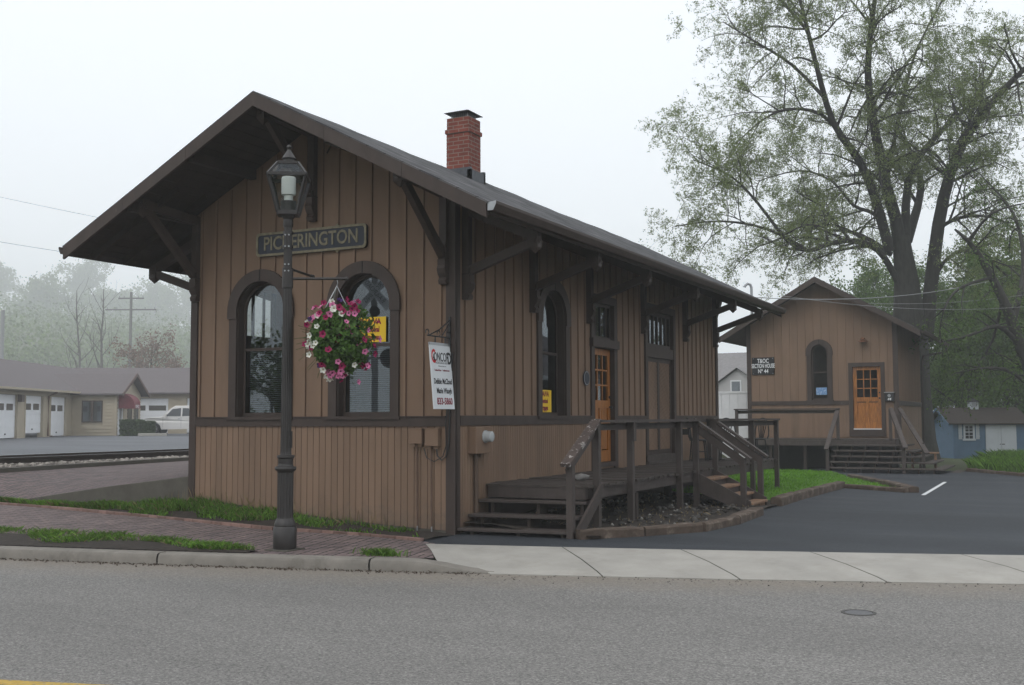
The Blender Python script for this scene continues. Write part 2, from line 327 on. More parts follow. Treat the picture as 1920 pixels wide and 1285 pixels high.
def asphalt(name, col, var, fleck, fscale, rough=.9, streak=None, dust=None, patch=None):
    m = bpy.data.materials.new(name); m.use_nodes = True; N = m.node_tree.nodes; L = m.node_tree.links; b = N['Principled BSDF']
    b.inputs['Roughness'].default_value = rough; b.inputs['Specular IOR Level'].default_value = .4
    tc = N.new('ShaderNodeTexCoord')
    def nz(s, d, r=.6, st=None):
        n = N.new('ShaderNodeTexNoise'); n.inputs['Scale'].default_value = s; n.inputs['Detail'].default_value = d; n.inputs['Roughness'].default_value = r
        if st:
            mp = N.new('ShaderNodeMapping'); mp.inputs['Scale'].default_value = st; mp.inputs['Rotation'].default_value = (0,0,rad(-15)); L.new(tc.outputs['Object'], mp.inputs[0]); L.new(mp.outputs[0], n.inputs['Vector'])
        else: L.new(tc.outputs['Object'], n.inputs['Vector'])
        return n
    def mr(x, a, c, lo, hi):
        q = N.new('ShaderNodeMapRange'); q.inputs[1].default_value = a; q.inputs[2].default_value = c; q.inputs[3].default_value = lo; q.inputs[4].default_value = hi; L.new(x, q.inputs[0]); return q.outputs[0]
    big = mr(nz(.35, 8, .65, (.35,1,1)).outputs[0], .3, .7, 1-var, 1+var)
    vo = N.new('ShaderNodeTexVoronoi'); vo.inputs['Scale'].default_value = fscale; L.new(tc.outputs['Object'], vo.inputs['Vector'])
    wn_ = N.new('ShaderNodeSeparateColor'); L.new(vo.outputs['Color'], wn_.inputs[0])
    fl = mr(wn_.outputs[0], 0, 1, 1-fleck, 1+fleck)
    fl2 = mr(nz(fscale*.35, 3).outputs[0], .3, .7, 1-fleck*.5, 1+fleck*.5)
    base = N.new('ShaderNodeRGB'); base.outputs[0].default_value = (*col,1); out = base.outputs[0]
    for f in (big, fl, fl2):
        v = N.new('ShaderNodeVectorMath'); v.operation = 'SCALE'; L.new(out, v.inputs[0]); L.new(f, v.inputs['Scale']); out = v.outputs[0]
    if streak:
        s = mr(nz(1.0, 6, .7, (streak,9,1)).outputs[0], .62, .74, 0, .55)
        mx = N.new('ShaderNodeMix'); mx.data_type = 'RGBA'; L.new(s, mx.inputs[0]); L.new(out, mx.inputs[6]); mx.inputs[7].default_value = (*[c*.55 for c in col],1); out = mx.outputs[2]
    if patch:
        s = mr(nz(.5, 9, .72, (.5,1.6,1)).outputs[0], .48, .66, 0, .6); mx = N.new('ShaderNodeMix'); mx.data_type = 'RGBA'; L.new(s, mx.inputs[0]); L.new(out, mx.inputs[6]); mx.inputs[7].default_value = (*patch,1); out = mx.outputs[2]
        s = mr(nz(18, 6, .7).outputs[0], .70, .75, 0, .7); mx = N.new('ShaderNodeMix'); mx.data_type = 'RGBA'; L.new(s, mx.inputs[0]); L.new(out, mx.inputs[6]); mx.inputs[7].default_value = (*[min(1,c*3) for c in patch],1); out = mx.outputs[2]
    if dust:                                     # grit washed along the kerb line
        sp = N.new('ShaderNodeSeparateXYZ'); L.new(tc.outputs['Object'], sp.inputs[0])
        def mth(op, a, c):
            q = N.new('ShaderNodeMath'); q.operation = op
            for i, x in enumerate((a, c)):
                if isinstance(x, (int, float)): q.inputs[i].default_value = x
                else: L.new(x, q.inputs[i])
            return q.outputs[0]
        X = sp.outputs[0]; kl = mth('ADD', mth('MULTIPLY', X, mth('ADD', mth('MULTIPLY', X, .0077), .258)), -2.74)
        dd = mth('ADD', mth('SUBTRACT', sp.outputs[1], kl), mth('MULTIPLY', mth('SUBTRACT', nz(3, 8, .7).outputs[0], .5), 1.4))
        s = mr(dd, -1.15, -.1, 0, .75); mx = N.new('ShaderNodeMix'); mx.data_type = 'RGBA'; L.new(s, mx.inputs[0]); L.new(out, mx.inputs[6]); mx.inputs[7].default_value = (*dust,1)
        vm = N.new('ShaderNodeVectorMath'); vm.operation = 'SCALE'; L.new(mx.outputs[2], vm.inputs[0]); L.new(fl2, vm.inputs['Scale']); out = vm.outputs[0]
    L.new(out, b.inputs['Base Color'])
    bu = N.new('ShaderNodeBump'); bu.inputs['Strength'].default_value = .5; bu.inputs['Distance'].default_value = .006; L.new(vo.outputs['Distance'], bu.inputs['Height']); L.new(bu.outputs[0], b.inputs['Normal'])
    return m
ROAD = asphalt('road_asphalt', (.178,.170,.160), .16, .36, 105, .85, .6, dust=(.215,.185,.150))
DRIVE = asphalt('drive_asphalt', (.022,.026,.033), .30, .35, 110, .7, patch=(.050,.054,.060))
LOT = asphalt('lot_asphalt', (.115,.12,.13), .2, .3, 60)
# ================================================================== SETTING
def yc(x):                                    # kerb line of the street
    if x < -5: return yc(-5)+(x+5)*.181
    if x > 8: return yc(8)+(x-8)*.381
    return -2.74+.258*x+.0077*x*x
def sm(t): t = max(0., min(1., t)); return t*t*(3-2*t)
def GE(x, y):                                 # east-side ground level
    if y < 2: return 0.
    if y < 21: return -.10*(y-2)/19
    if y < 60: return -.10-.33*(y-21)/39
    return -.43
def G(x, y):
    e = GE(x, y)
    w = .55*sm((y-.2)/1.5) if y < 60 else .55
    k = sm((-x-3.2)/1.4)
    w = w-.28*sm((-x-5.5)/2)+9.3*sm((-x-92)/60)+29*sm((-x-170)/220)
    return e*(1-k)+w*k if y > yc(x) else -.2
xs = sorted(set([-830,-605,-450,-390,-330,-295,-260,-210,-180,-160,-150,-140,-130,-120,-110,-100,-92,-80,-70]+[-50+2*i for i in range(20)]+[-10+.5*i for i in range(32)]+[6+2*i for i in range(18)]+[44,60,90,150,260,450,605,830]))
ys = sorted(set([-830,-605,-450,-260,-150,-90,-60,-40,-25,-16]+[-12+.5*i for i in range(36)]+[6+2*i for i in range(30)]+[70,90,120,160,260,450,605,830]))
gmb = MB().grid([[(x, y, G(x, y)-.09-(.12 if y < yc(x)+1.5 else 0)) for y in ys] for x in xs])
EARTH = mat('rough_ground', (.055,.070,.026), 1, .35, .8, bump=.6, bscale=12, col2=(.09,.08,.05), c2=(.5,.5,.2))
struct(gmb.build('ground', EARTH, smooth=True))
# street
cx = [-70,-40,-25,-15]+[-10+.5*i for i in range(45)]+[16,25,45,80]
struct(MB().grid([[(x, yc(x)+d, -.13) for d in (.22,-.4,-1.5,-3,-5,-7.8)] for x in cx]).build('road', ROAD))
YEL = mat('yellow_road_paint', (.42,.28,.06), .8, .25, 20, col2=(.2,.17,.12), c2=(25,.56,.05))
struct(MB().grid([[(x, yc(x)+d, -.124) for d in (-5.49,-5.62)] for x in [-30+.5*i for i in range(66)]]).build('yellow_road_line', YEL))
# manhole cover flush with the street
mh = thing('manhole_cover', 'round iron manhole cover set in the grey street', 'manhole cover', (5.76,-2.93,-.125))
MB().lathe([(.001,.004),(.115,.004),(.12,.0)], (5.76,-2.93,-.129), 24).build('cover_plate', mat('cast_iron',(.115,.115,.12),.6,.25,30,bump=.6,bscale=60), mh)
MB().lathe([(.12,.0),(.12,.005),(.145,.005),(.15,0)], (5.76,-2.93,-.129), 24).build('frame', mat('iron_rim',(.07,.067,.063),.8,.2,30), mh)
# kerb with joints
def kerb(x0, x1, drop=None):
    n = 14; rows = []
    for i in range(n+1):
        x = x0+(x1-x0)*i/n; y = yc(x); h = 0.
        if drop: h = -.105*sm((x-drop[0])/(drop[1]-drop[0]))
        d = Vector((1, .258+.0154*x, 0)).normalized(); nn = Vector((-d.y, d.x, 0)); p = Vector((x, y, 0))
        rows.append([p+nn*a+Vector((0,0,z+ (h if z > -.1 else 0))) for a, z in ((0,-.2),(.0,-.05),(.02,-.012),(.05,.0),(.20,.003),(.215,-.02),(.215,-.2))])
    mb = MB().grid(rows); return mb
kr = thing('curb', None, None); del kr
for i, (a, b_) in enumerate([(-12,-8.42),(-8.40,-5.22),(-5.20,-2.14),(-2.12,.42)]):
    o = struct(kerb(a, b_).build('curb', KERB, smooth=True))
struct(kerb(.44, 1.80, (.85, 1.75)).build('curb', KERB, smooth=True))
# driveway apron of pale concrete slabs
def yb(x): return -1.12+.24*(x-.37)+.0076*(x-.37)**2           # its back edge
def apron(x0, x1, s0, s1):
    rows = []
    for i in range(9):
        t = i/8; f = x0+(x1-x0)*t; bk = s0+(s1-s0)*t
        k = 1-sm((f-1.5)/.28); P0 = Vector((f, yc(f)-.02+.235*k, -.118*(1-k)+k*(-.105*sm((f-.85)/.9)-.004))); P1 = Vector((bk, yb(bk), .012))
        rows.append([P0+Vector((0,.0,-.1)), P0, P0+(P1-P0)*.12+Vector((0,0,.012*(1-k))), P0+(P1-P0)*.5+Vector((0,0,.02)), P1])
    return MB().grid(rows)
fr_ = [1.07, 2.95, 4.32, 5.72, 7.3, 9.2, 12.5]; bk_ = [.25, 1.93, 3.30, 4.72, 6.3, 8.2, 11.5]
for i in range(6):
    struct(apron(fr_[i]+.007, fr_[i+1]-.007, bk_[i]+.007, bk_[i+1]-.007).build('pavement_slab', CONC))
# asphalt drive to the section house
rows = []
for x in [-.2+.6*i for i in range(50)]:
    rows.append([(x, y if k else yb(x)-.03, GE(x, y)+.001+(.006 if k else 0)) for k, y in enumerate([0,1.5,3,6,9,12,15,18,21,23.5])])
struct(MB().grid(rows).build('driveway', DRIVE))
pl = MB(); d = Vector((4.59,16.24,0))-Vector((4.69,11.03,0)); d.normalize(); n_ = Vector((-d.y, d.x, 0))
pts = []
for t in range(14):
    p = Vector((4.70,11.0,0))+d*t*.42; pts.append([p+n_*.042+Vector((0,0,GE(0,p.y)+.012)), p-n_*.042+Vector((0,0,GE(0,p.y)+.012))])
struct(pl.grid(pts).build('white_parking_line', mat('white_road_paint',(.62,.63,.64),.7,.12,20,col2=(.3,.3,.31),c2=(30,.64,.05))))
# brick sidewalk
edge = [(-14,-.15),(-8.4,-.20),(-6.95,-.25),(-5.23,-.45),(-3.71,-.66),(-2.52,-.80),(-1.07,-.78),(.25,-.90)]
def zback(x): return .014*max(0,-x)
def yback(x):
    for (a, b_), (c, d_) in zip(edge, edge[1:]):
        if x <= c: return b_+(d_-b_)*(x-a)/(c-a)
    return edge[-1][1]+(x-.25)*.1
rows = []
for i in range(60):
    x = -14+(.25+14)*i/59
    r = []
    for t in (0,.25,.5,.75,1):
        xx = x+.80*(1-t)*(i/59)**6; y1 = yback(xx); y0 = yc(xx)+.2
        r.append((xx, y0+(y1-y0)*t, .002+(.006*math.sin(x*1.7+t*3)+zback(x))*t))
    rows.append(r)
struct(MB().grid(rows).build('brick_pavement', PAVER, smooth=True))
# brick edging course along the planting bed
mb = MB()
for i in range(46):
    x = -9.4+i*.205
    y = yback(x+.1); a = math.atan2(yback(x+.2)-yback(x), .2)
    mb.beam((x,yback(x)+.03,.012+zback(x)),(x+.195,yback(x+.195)+.03,.012+zback(x+.195)),.075,.055)
struct(mb.build('brick_edging', mat('edging_brick',(.20,.125,.105),.9,.3,6,island=.3), bevel=.004))
# grass verge strip by the kerb
vs = [(-12,-1.9),(-6.13,-2.30),(-3.96,-2.1),(-2.6,-2.35),(-1.15,-2.62)]
def yv(x):
    for (a, b_), (c, d_) in zip(vs, vs[1:]):
        if x <= c: return b_+(d_-b_)*(x-a)/(c-a)
    return vs[-1][1]
rows = []
for i in range(40):
    x = -12+10.85*i/39
    rows.append([(x, yc(x)+.21+(yv(x)-yc(x)-.21)*t, .012+.02*math.sin(math.pi*t)) for t in (0,.33,.66,1)])
struct(MB().grid(rows).build('verge_soil', SOIL, smooth=True))
# planting bed rising to the front wall and the wing wall
def zw(x):
    if x > -4.72: return max(0, .0+.03*(-x)+.0085*x*x*1.05)
    return .34-.075*(-4.72-x)
def bed(x, t):
    y0 = yback(x)+.06; zb = .015+zback(x); return (x, y0+(-.0-y0)*t, zb+max(0,zw(x)-zb)*(t**1.1)+.018*math.sin(x*5+t*4))
rows = [[bed(-9.3+9.35*i/60, t) for t in (0,.2,.4,.6,.8,1)] for i in range(61)]
struct(MB().grid(rows).build('planting_bed', SOIL, smooth=True))
# grass: blades as one mesh per patch
def blades(name, fn, n, h0, h1, mat_, w=.006, lean=.5, label=None):
    V = []; F_ = []
    P = [fn() for _ in range(n)]
    for i, p in enumerate(P):
        h = random.uniform(h0, h1); a = random.uniform(0, 6.283); l = random.gauss(0, lean)*h; b_ = random.uniform(0, 6.283)
        dx, dy = math.cos(a)*w, math.sin(a)*w; lx, ly = math.cos(b_)*l, math.sin(b_)*l
        V += [(p[0]-dx,p[1]-dy,p[2]),(p[0]+dx,p[1]+dy,p[2]),(p[0]+lx*.45+dx*.5,p[1]+ly*.45+dy*.5,p[2]+h*.62),(p[0]+lx,p[1]+ly,p[2]+h)]
        k = 4*i; F_ += [(k,k+1,k+2),(k,k+2,k+3)]
    o = fast_mesh(name, V, F_, mat_); o['kind'] = 'stuff'; return o
def f_bed():
    while True:
        x = -9.2+random.random()*8.2; t = random.random()
        lim = .12+.30*sm((x+7)/3) if x < -3 else .42+.25*sm((x+3)/2)
        dens = 1 if x < -3.4 else max(.05, .75-.38*(x+3.4))
        cl = .5+.5*math.sin(x*3.1+t*5)*math.sin(x*1.3-t*7)
        if x < -4.6 and t > .80-.14*sm((-x-5.2)/2): continue
        if t > lim+.12*math.sin(x*4) and random.random() < dens*(.35+.65*cl): return bed(x, t)
blades('dead_grass', f_bed, 1500, .03, .10, DRY, .004, .9)
blades('grass', f_bed, 11500, .04, .12, BLADE, .005)
def f_bedlow():
    while True:
        x = -9.2+random.random()*9; t = random.random()
        if math.sin(x*2.3+1)*math.sin(t*6+x)+random.random()*.5 > .75: return bed(x, t)
blades('weed_leaves', f_bedlow, 1500, .03, .08, BLADE, .012, 1.)
def f_dry(): x = -5.2+random.random()*4.3; return bed(x, .8+.2*random.random())
blades('dry_stalks', f_dry, 130, .12, .3, DRY, .004, .25)
def f_verge():
    while True:
        x = -8+random.random()*6.8; t = random.random()
        if (t > .45-.25*math.sin(x*2.7)) and random.random() < .6+.4*math.sin(x*6.1): 
            return (x, yc(x)+.21+(yv(x)-yc(x)-.21)*t, .015)
blades('dead_verge_grass', f_verge, 900, .02, .07, DRY, .004, 1.2)
blades('verge_grass', f_verge, 7000, .03, .09, BLADE, .005, .9)
def f_tuft():
    r = abs(random.gauss(0,.09)); a = random.random()*6.28; return (.35+r*math.cos(a)*1.5, -2.28+r*math.sin(a)*.6, .0)
blades('grass_tuft', f_tuft, 900, .03, .10, BLADE, .004, .6)
# concrete wing wall holding the platform
ww = thing('wing_wall', 'grey concrete wing wall sloping down from the depot corner', 'retaining wall', (-6.9,0.06,0))
prof = [(-4.60,.70),(-6.52,.48),(-7.75,.315),(-9.06,.135),(-9.9,.03)]
mb = MB().prism(lambda u,w,z:(u,.0+w,z), [(-9.9,-.3)]+[(x,z) for x,z in reversed(prof)]+[(-4.60,-.3)], 0, .18)
mb.build('wall_body', OLDC, ww, bevel=.015)
# brick platform, railway, ballast
def plat(t, s):
    A = Vector((-4.72-4.34*t, .16, .69-.57*t)); B = Vector((-11.46, 7-5.2*t, .57-.05*t))
    return A+(B-A)*s
rows = [[plat(t, s) for s in np.linspace(0,1,9)] for t in np.linspace(0,1.6,17)]
struct(MB().grid(rows).build('platform_paving', PLATF))
rows = [[(x, y, .69-.09*s) for s, x in ((0,-4.6),(.5,-8),(1,-11.46))] for y in (.16,)]
pp = MB()
for i in range(12):
    y0 = 0.16+i*2.4
    a = lambda y: ((-4.72, y), )
ry = np.linspace(0, 40, 21)
rows = [[Vector((-4.72, .16+y, .69))*(1-s)+Vector((-11.46, 7+y*.93, .57))*s for s in np.linspace(0,1,6)] for y in ry]
struct(MB().grid(rows).build('platform_paving', PLATF))
mb = MB(); yy = np.linspace(-6, 45, 30)
def zk(y): return .60-.0096*max(0,7-y)
mb.grid([[(-11.46,y,zk(y)-.25),(-11.46,y,zk(y)+.055),(-11.68,y,zk(y)+.055),(-11.68,y,zk(y)-.3)] for y in yy])
struct(mb.build('platform_curb', OLDC))
struct(MB().grid([[(x, y, .50+(.06 if -14.8<x<-12 else 0)) for x in (-11.6,-12.2,-12.6,-14.6,-15.2,-16.5)] for y in np.linspace(-8,60,30)]).build('ballast_bed', SOIL, smooth=True))
def ico():
    bm = bmesh.new(); bmesh.ops.create_icosphere(bm, subdivisions=1, radius=1); v = np.array([x.co[:] for x in bm.verts]); f = np.array([[x.index for x in q.verts] for q in bm.faces]); bm.free(); return v, f
IV, IF = ico()
def stones(name, pts, r0, r1, mat_, flat=.6):
    V = []; F_ = []
    for i, p in enumerate(pts):
        s = random.uniform(r0, r1)*np.array([random.uniform(.7,1.4),random.uniform(.7,1.3),random.uniform(.4,.9)*flat/.6])
        v = IV*(1+RNG.normal(0,.16,(len(IV),1)))*s; a = random.random()*6.28; c, s_ = math.cos(a), math.sin(a)
        v = v@np.array([[c,s_,0],[-s_,c,0],[0,0,1]])+np.array(p); V.append(v); F_.append(IF+len(IV)*i)
    o = fast_mesh(name, np.concatenate(V), np.concatenate(F_), mat_); o['kind'] = 'stuff'; return o
stones('ballast', [(random.uniform(-12.75,-11.72), random.uniform(1,24), .575+random.random()*.05) for _ in range(3200)], .025, .06, BALST)
trk = thing('railway_track', 'single railway track of rusty steel rails past the platform', 'railway track', (-13.6,8,.5))
for x in (-12.83-.04, -14.30):
    sec = [(-.07,.0),(.07,.0),(.07,.02),(.012,.045),(.012,.12),(.036,.13),(.036,.165),(-.036,.165),(-.036,.13),(-.012,.12),(-.012,.045),(-.07,.02)]
    r = MB().prism(lambda u,w,z:(x+u, w, .59+z), sec, -12, 70).build('rail', RAILM, trk)
    MB().box(x-.03,x+.03,-12,70,.756,.758).build('rail_head', RAILTOP, r)
slp = MB()
for i in range(60): slp.box(-14.9,-12.55,-4+i*.6,-4+i*.6+.22,.46,.588)
slp.build('sleepers', TIEW, trk)
# lot beyond the track
struct(MB().grid([[(x, y, .52+.0006*max(0,-x-20)) for x in (-16,-20,-26,-34,-48,-70)] for y in (-8,4,14,24,34,50,80)]).build('parking_lot', LOT))
# lawn between deck and section house
LP = [(1.3,7.2),(2.62,7.4),(2.68,10),(2.70,13.0),(4.2,11.85),(3.2,14.6),(2.1,17.3),(1.2,19.6),(-2.5,20),(-3,13)]
def inpoly(x, y, P):
    c = False
    for (a, b_), (d_, e) in zip(P, P[1:]+P[:1]):
        if (b_ > y) != (e > y) and x < (d_-a)*(y-b_)/(e-b_)+a: c = not c
    return c
def lz(x, y): return GE(x,y)+.05+.05*sm((2.4-x)/2)
tri = tessellate_polygon([[Vector((x,y,0)) for x,y in LP]])
o = struct(MB().add([(x,y,lz(x,y)) for x,y in LP], [tuple(t) for t in tri]).build('lawn', GREEN))
def f_lawn():
    while True:
        x = random.uniform(-2.8,4.2); y = random.uniform(7.3,20)
        if inpoly(x, y, LP): return (x, y, lz(x,y)-.01)
blades('lawn_grass', f_lawn, 18000, .03, .07, LAWNB, .007, .8)
# soil under the deck
rows = [[(x, y, .03+.10*sm((2.0-x)/1.5)+.03*math.sin(x*4+y*3)) for x in (.02,.5,1,1.5,2,2.45,2.75)] for y in np.linspace(.2,7.4,22)]
for r in rows: r[-1] = (min(2.75, 1.55+.9*r[-1][1]), r[-1][1], .02); r[-2] = (min(2.5, 1.4+.8*r[-2][1]), r[-2][1], r[-2][2])
struct(MB().grid(rows).build('soil_bed', SOIL, smooth=True))
def f_rub():
    while True:
        x = random.uniform(.3,2.6); y = random.uniform(.8,7)
        if x < min(2.6, 1.45+.8*y): return (x, y, .06+.10*sm((2.0-x)/1.5))
stones('rubble', [f_rub() for _ in range(260)], .012, .055, STONE)
stones('pale_pebbles', [f_rub() for _ in range(48)], .010, .032, mat('pale_pebble',(.26,.25,.23),.9,.1))
def f_deb(): p = f_rub(); return p
blades('leaf_debris', f_deb, 420, .015, .045, DRY, .009, 1.2)
def f_gut(): x = random.uniform(-6,1.7); return (x, yc(x)-abs(random.gauss(0,.07))-.005, -.127)
blades('gutter_debris', f_gut, 700, .006, .03, mat('dead_leaf_bits',(.06,.042,.03),.95,.3), .010, 2.)
def f_grit(): x = random.uniform(1.5,9.5); return (x, yc(x)-abs(random.gauss(0,.25)), -.127)
blades('road_grit', f_grit, 260, .004, .014, mat('grit',(.05,.045,.04),.95,.3), .010, 2.)
# railway-tie edging, each tie a thing
def tie(a, b_, h, label, w=.19, z=None):
    a = Vector(a); b_ = Vector(b_); mid = (a+b_)/2
    mb = MB(); nseg = 7; rows = []
    d = (b_-a).normalized(); n = Vector((-d.y, d.x, 0)).normalized()
    for i in range(nseg+1):
        p = a+(b_-a)*i/nseg; j = lambda: random.gauss(0,.006)
        rows.append([p+n*(-w/2+j())-Vector((0,0,.15)), p+n*(-w/2+j())+Vector((0,0,h-.02+j())), p+n*(-w/2+.02+j())+Vector((0,0,h+j())), p+n*(w/2-.02+j())+Vector((0,0,h+j())), p+n*(w/2+j())+Vector((0,0,h-.02+j())), p+n*(w/2+j())-Vector((0,0,.15))])
    mb.grid(rows); k = len(rows[0]); mb.f.append(tuple(range(k))); mb.f.append(tuple(range(nseg*k, nseg*k+k)))
    o = mb.build('railroad_tie', TIEW, loc=(mid.x, mid.y, mid.z)); tag(o, label, 'railroad tie', 'weathered timber ties edging the drive'); return o
tie((1.72,.20,0),(2.32,.92,0),.125,'pale cracked timber tie at the foot of the front deck steps')
tie((2.33,.94,0),(2.86,1.75,0),.12,'cracked timber tie second from the front deck steps')
tie((2.87,1.78,0),(2.98,3.05,0),.12,'dark timber tie beside the rubble under the deck, ending near a post')
tie((2.98,3.08,0),(2.90,4.75,0),.12,'dark timber tie just before the side stairs of the deck')
tie((2.72,6.75,0),(2.68,8.3,0),.14,'weathered timber tie just past the side stairs of the deck')
tie((2.68,8.33,-.02),(2.69,10.2,-.03),.15,'grey timber tie at mid lawn beside the drive')
tie((2.69,10.24,-.03),(2.71,12.9,-.05),.15,'farthest long timber tie along the lawn before its corner')
tie((2.75,12.95,-.06),(4.3,11.80,-.05),.10,'low timber tie along the lawn edge running to its pointed corner')
tie((4.42,11.85,-.06),(3.3,14.55,-.06),.14,'pale topped timber tie from the pointed lawn corner')
tie((3.26,14.62,-.07),(2.2,17.1,-.08),.14,'pale topped timber tie ending below the section house steps', )
# verge east of the section house
def ve(x): return 23.2-1.7*(x-4.7)
rows = [[(x, y if k else min(ve(x),y-.1) if x < 9 else 16, GE(x,y)+(.03 if k == 0 else .10)) for k, y in enumerate([23.4,23.8,27,32,38,44,52])] for x in np.linspace(4.6,22,16)]
struct(MB().grid(rows).build('weedy_verge', EARTH, smooth=True))
def f_weed():
    x = random.uniform(4.6,9.2); y = 19+abs(random.random())**.8*19
    y = max(y, ve(x)+.08+random.random()*.8); return (x, y, GE(x,y)+.06)
blades('tall_weeds', f_weed, 22000, .12, .42, BLADE, .012, .6)
for k,(a,b_) in enumerate((((4.62,23.3,-.12),(5.55,21.75,-.12)),((5.57,21.72,-.12),(6.6,19.95,-.1)))):
    tie(a,b_,.11,('dark log edging the weeds next to the section house steps','dark log edging the weeds at the right end of the drive')[k])
# ================================================================== DEPOT
W, L = 4.72, 12.37
FF = lambda u,w,z: (u, -w, z)                 # front wall: u = x, w = outwards
FS = lambda u,w,z: (w, u, z)                  # east wall: u = y
FWW = lambda u,w,z: (-W-w, u, z)              # west wall
FB = lambda u,w,z: (u, L+w, z)
RZ, SL = 6.05, .513
def zroof(x): return RZ-SL*abs(x+W/2)
depot = thing('train_depot', 'long brown board and batten railroad depot with wide bracketed eaves', 'depot', (-W/2, L/2, 0))
def arch(c, r, z0, zs, n=18, rs=None):
    return [(c-r,z0)]+[(c-r,zs)]+[(c+r*math.cos(math.pi-math.pi*i/n), zs+r*math.sin(math.pi*i/n)) for i in range(1,n)]+[(c+r,zs),(c+r,z0)]
def arched_window(F, c, ro, ri, z0, zs, parent, glass, rail, blind=True, dep=.12, cas=TRIM, sz=None, both=False):
    n = 22
    o_ = arch(c, ro, z0, zs, n); i_ = arch(c, ri, z0, zs, n)
    mb = MB().strip(F, o_, i_, .0, .035)
    o2 = arch(c, ro+.025, zs-.10, zs, n); i2 = arch(c, ri-.006, zs-.10, zs, n)
    mb.strip(F, o2, i2, .02, .055)
    # reveal
    mb.strip(F, arch(c, ri+.01, z0, zs, n), arch(c, ri-.012, z0, zs, n), -dep, .0)
    w = mb.build('window', cas, parent)
    MB().fbox(F, c-.012, c+.004, .05, .058, zs+ri, zs+ro+.02).build('keystone_joint', DARK, w)
    MB().fbox(F, c-ro-.03, c+ro+.03, -.02, .06, z0-.045, z0).build('sill', cas, w)
    sb = MB().strip(F, arch(c, ri-.012, z0, zs, n), arch(c, ri-.055, z0+.06, zs, n), -dep-.03, -dep+.0)
    sb.fbox(F, c-ri+.02, c+ri-.02, -dep-.04, -dep+.005, rail-.022, rail+.022)
    sb.fbox(F, c-ri+.02, c+ri-.02, -dep-.028, -dep-.002, z0+.0, z0+.06)
    sb.build('sash', cas, w)
    g = MB().skin(F, arch(c, ri-.05, z0+.05, zs, n), [], -dep-.015).build('glass', glass, w)
    if blind:
        b_ = MB()
        k = int((rail-z0-.06)/.03)
        for i in range(k):
            z = z0+.07+i*.03
            p = [F(c-ri+.05,-dep-.10,z),F(c+ri-.05,-dep-.10,z),F(c+ri-.05,-dep-.125,z+.019),F(c-ri+.05,-dep-.125,z+.019)]
            b_.add(p,[(0,1,2,3)])
        b_.build('blind', BLIND, w)
    return w
def zsid(x): return .05+.03*(-x)+.0085*x*x     # lower edge of the front siding
# ---- front wall
WC = (-3.355, -1.485); WZ0, WZS, WRI, WRO, RAILZ = 1.60, 3.19, .46, .605, 2.62
holes = [arch(c, WRI+.0, WZ0, WZS, 22) for c in WC]
top = lambda x: zroof(x)-.10
outer = [(-W,1.50),(0,1.50),(0,top(0)),(-W/2,top(-W/2)),(-W,top(-W))]
mb = MB().skin(FF, outer, holes, 0).skin(FF, [(-W,.0),(0,.0),(0,top(0)),(-W/2,top(-W/2)),(-W,top(-W))], holes, -.14)
x = -W+.26; gap = MB()  # gap: flat dark strips under the battens, shadow lines put in as colour
xs_ = [-W+.16+.29*i for i in range(16)]
for x in xs_:
    segs = [(1.60, top(x)-.02)]
    for c in WC:
        dx = abs(x-c)
        if dx < WRO+.03:
            zt = WZS+math.sqrt(max(0,(WRO+.03)**2-dx*dx)); segs = [s for a, b_ in segs for s in ((a, min(b_, WZ0-.05)), (max(a, zt), b_)) if s[1]-s[0] > .03]
    for a, b_ in segs:
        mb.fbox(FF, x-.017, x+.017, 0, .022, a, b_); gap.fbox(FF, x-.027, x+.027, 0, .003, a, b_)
fw = mb.build('front_wall', TAN, depot); gap.build('batten_shade_strips', JSHADE, fw)
mb = MB(); x = -W+.10
while x < -.12:
    x1 = min(x+.108, -.10)
    mb.fbox(FF, x, x1-.009, -.02, .016, zsid((x+x1)/2), 1.46); x = x1
mb.build('front_wainscot', TAN, depot)
MB().fbox(FF, -W+.02,-.02,-.13,-.022,-.2,1.5).build('front_wainscot_backing', TRIM, depot)
MB().prism(FF, [(-W+.05,-.2),(0,-.2),(0,.07),(-1.5,.12),(-W+.05,.38)], -.1, .006).build('foundation', OLDC, depot)
mb = MB().fbox(FF, -W+.12, -.12, -.01, .035, 1.455, 1.60); mb.fbox(FF, -W+.12,-.12, .0, .05, 1.585, 1.60)
mb.build('front_belt_course', TRIM, depot)
for c in WC:
    arched_window(FF, c, WRO, WRI, WZ0, WZS, depot, GLASSR, RAILZ)
MB().fbox(FF, -W-.02, -W+.11, -.05, .03, .36, 4.7).build('corner_board', TRIM, depot); MB().fbox(FF, -.115, .03, -.02, .03, .0, 4.70).build('corner_board', TRIM, depot)
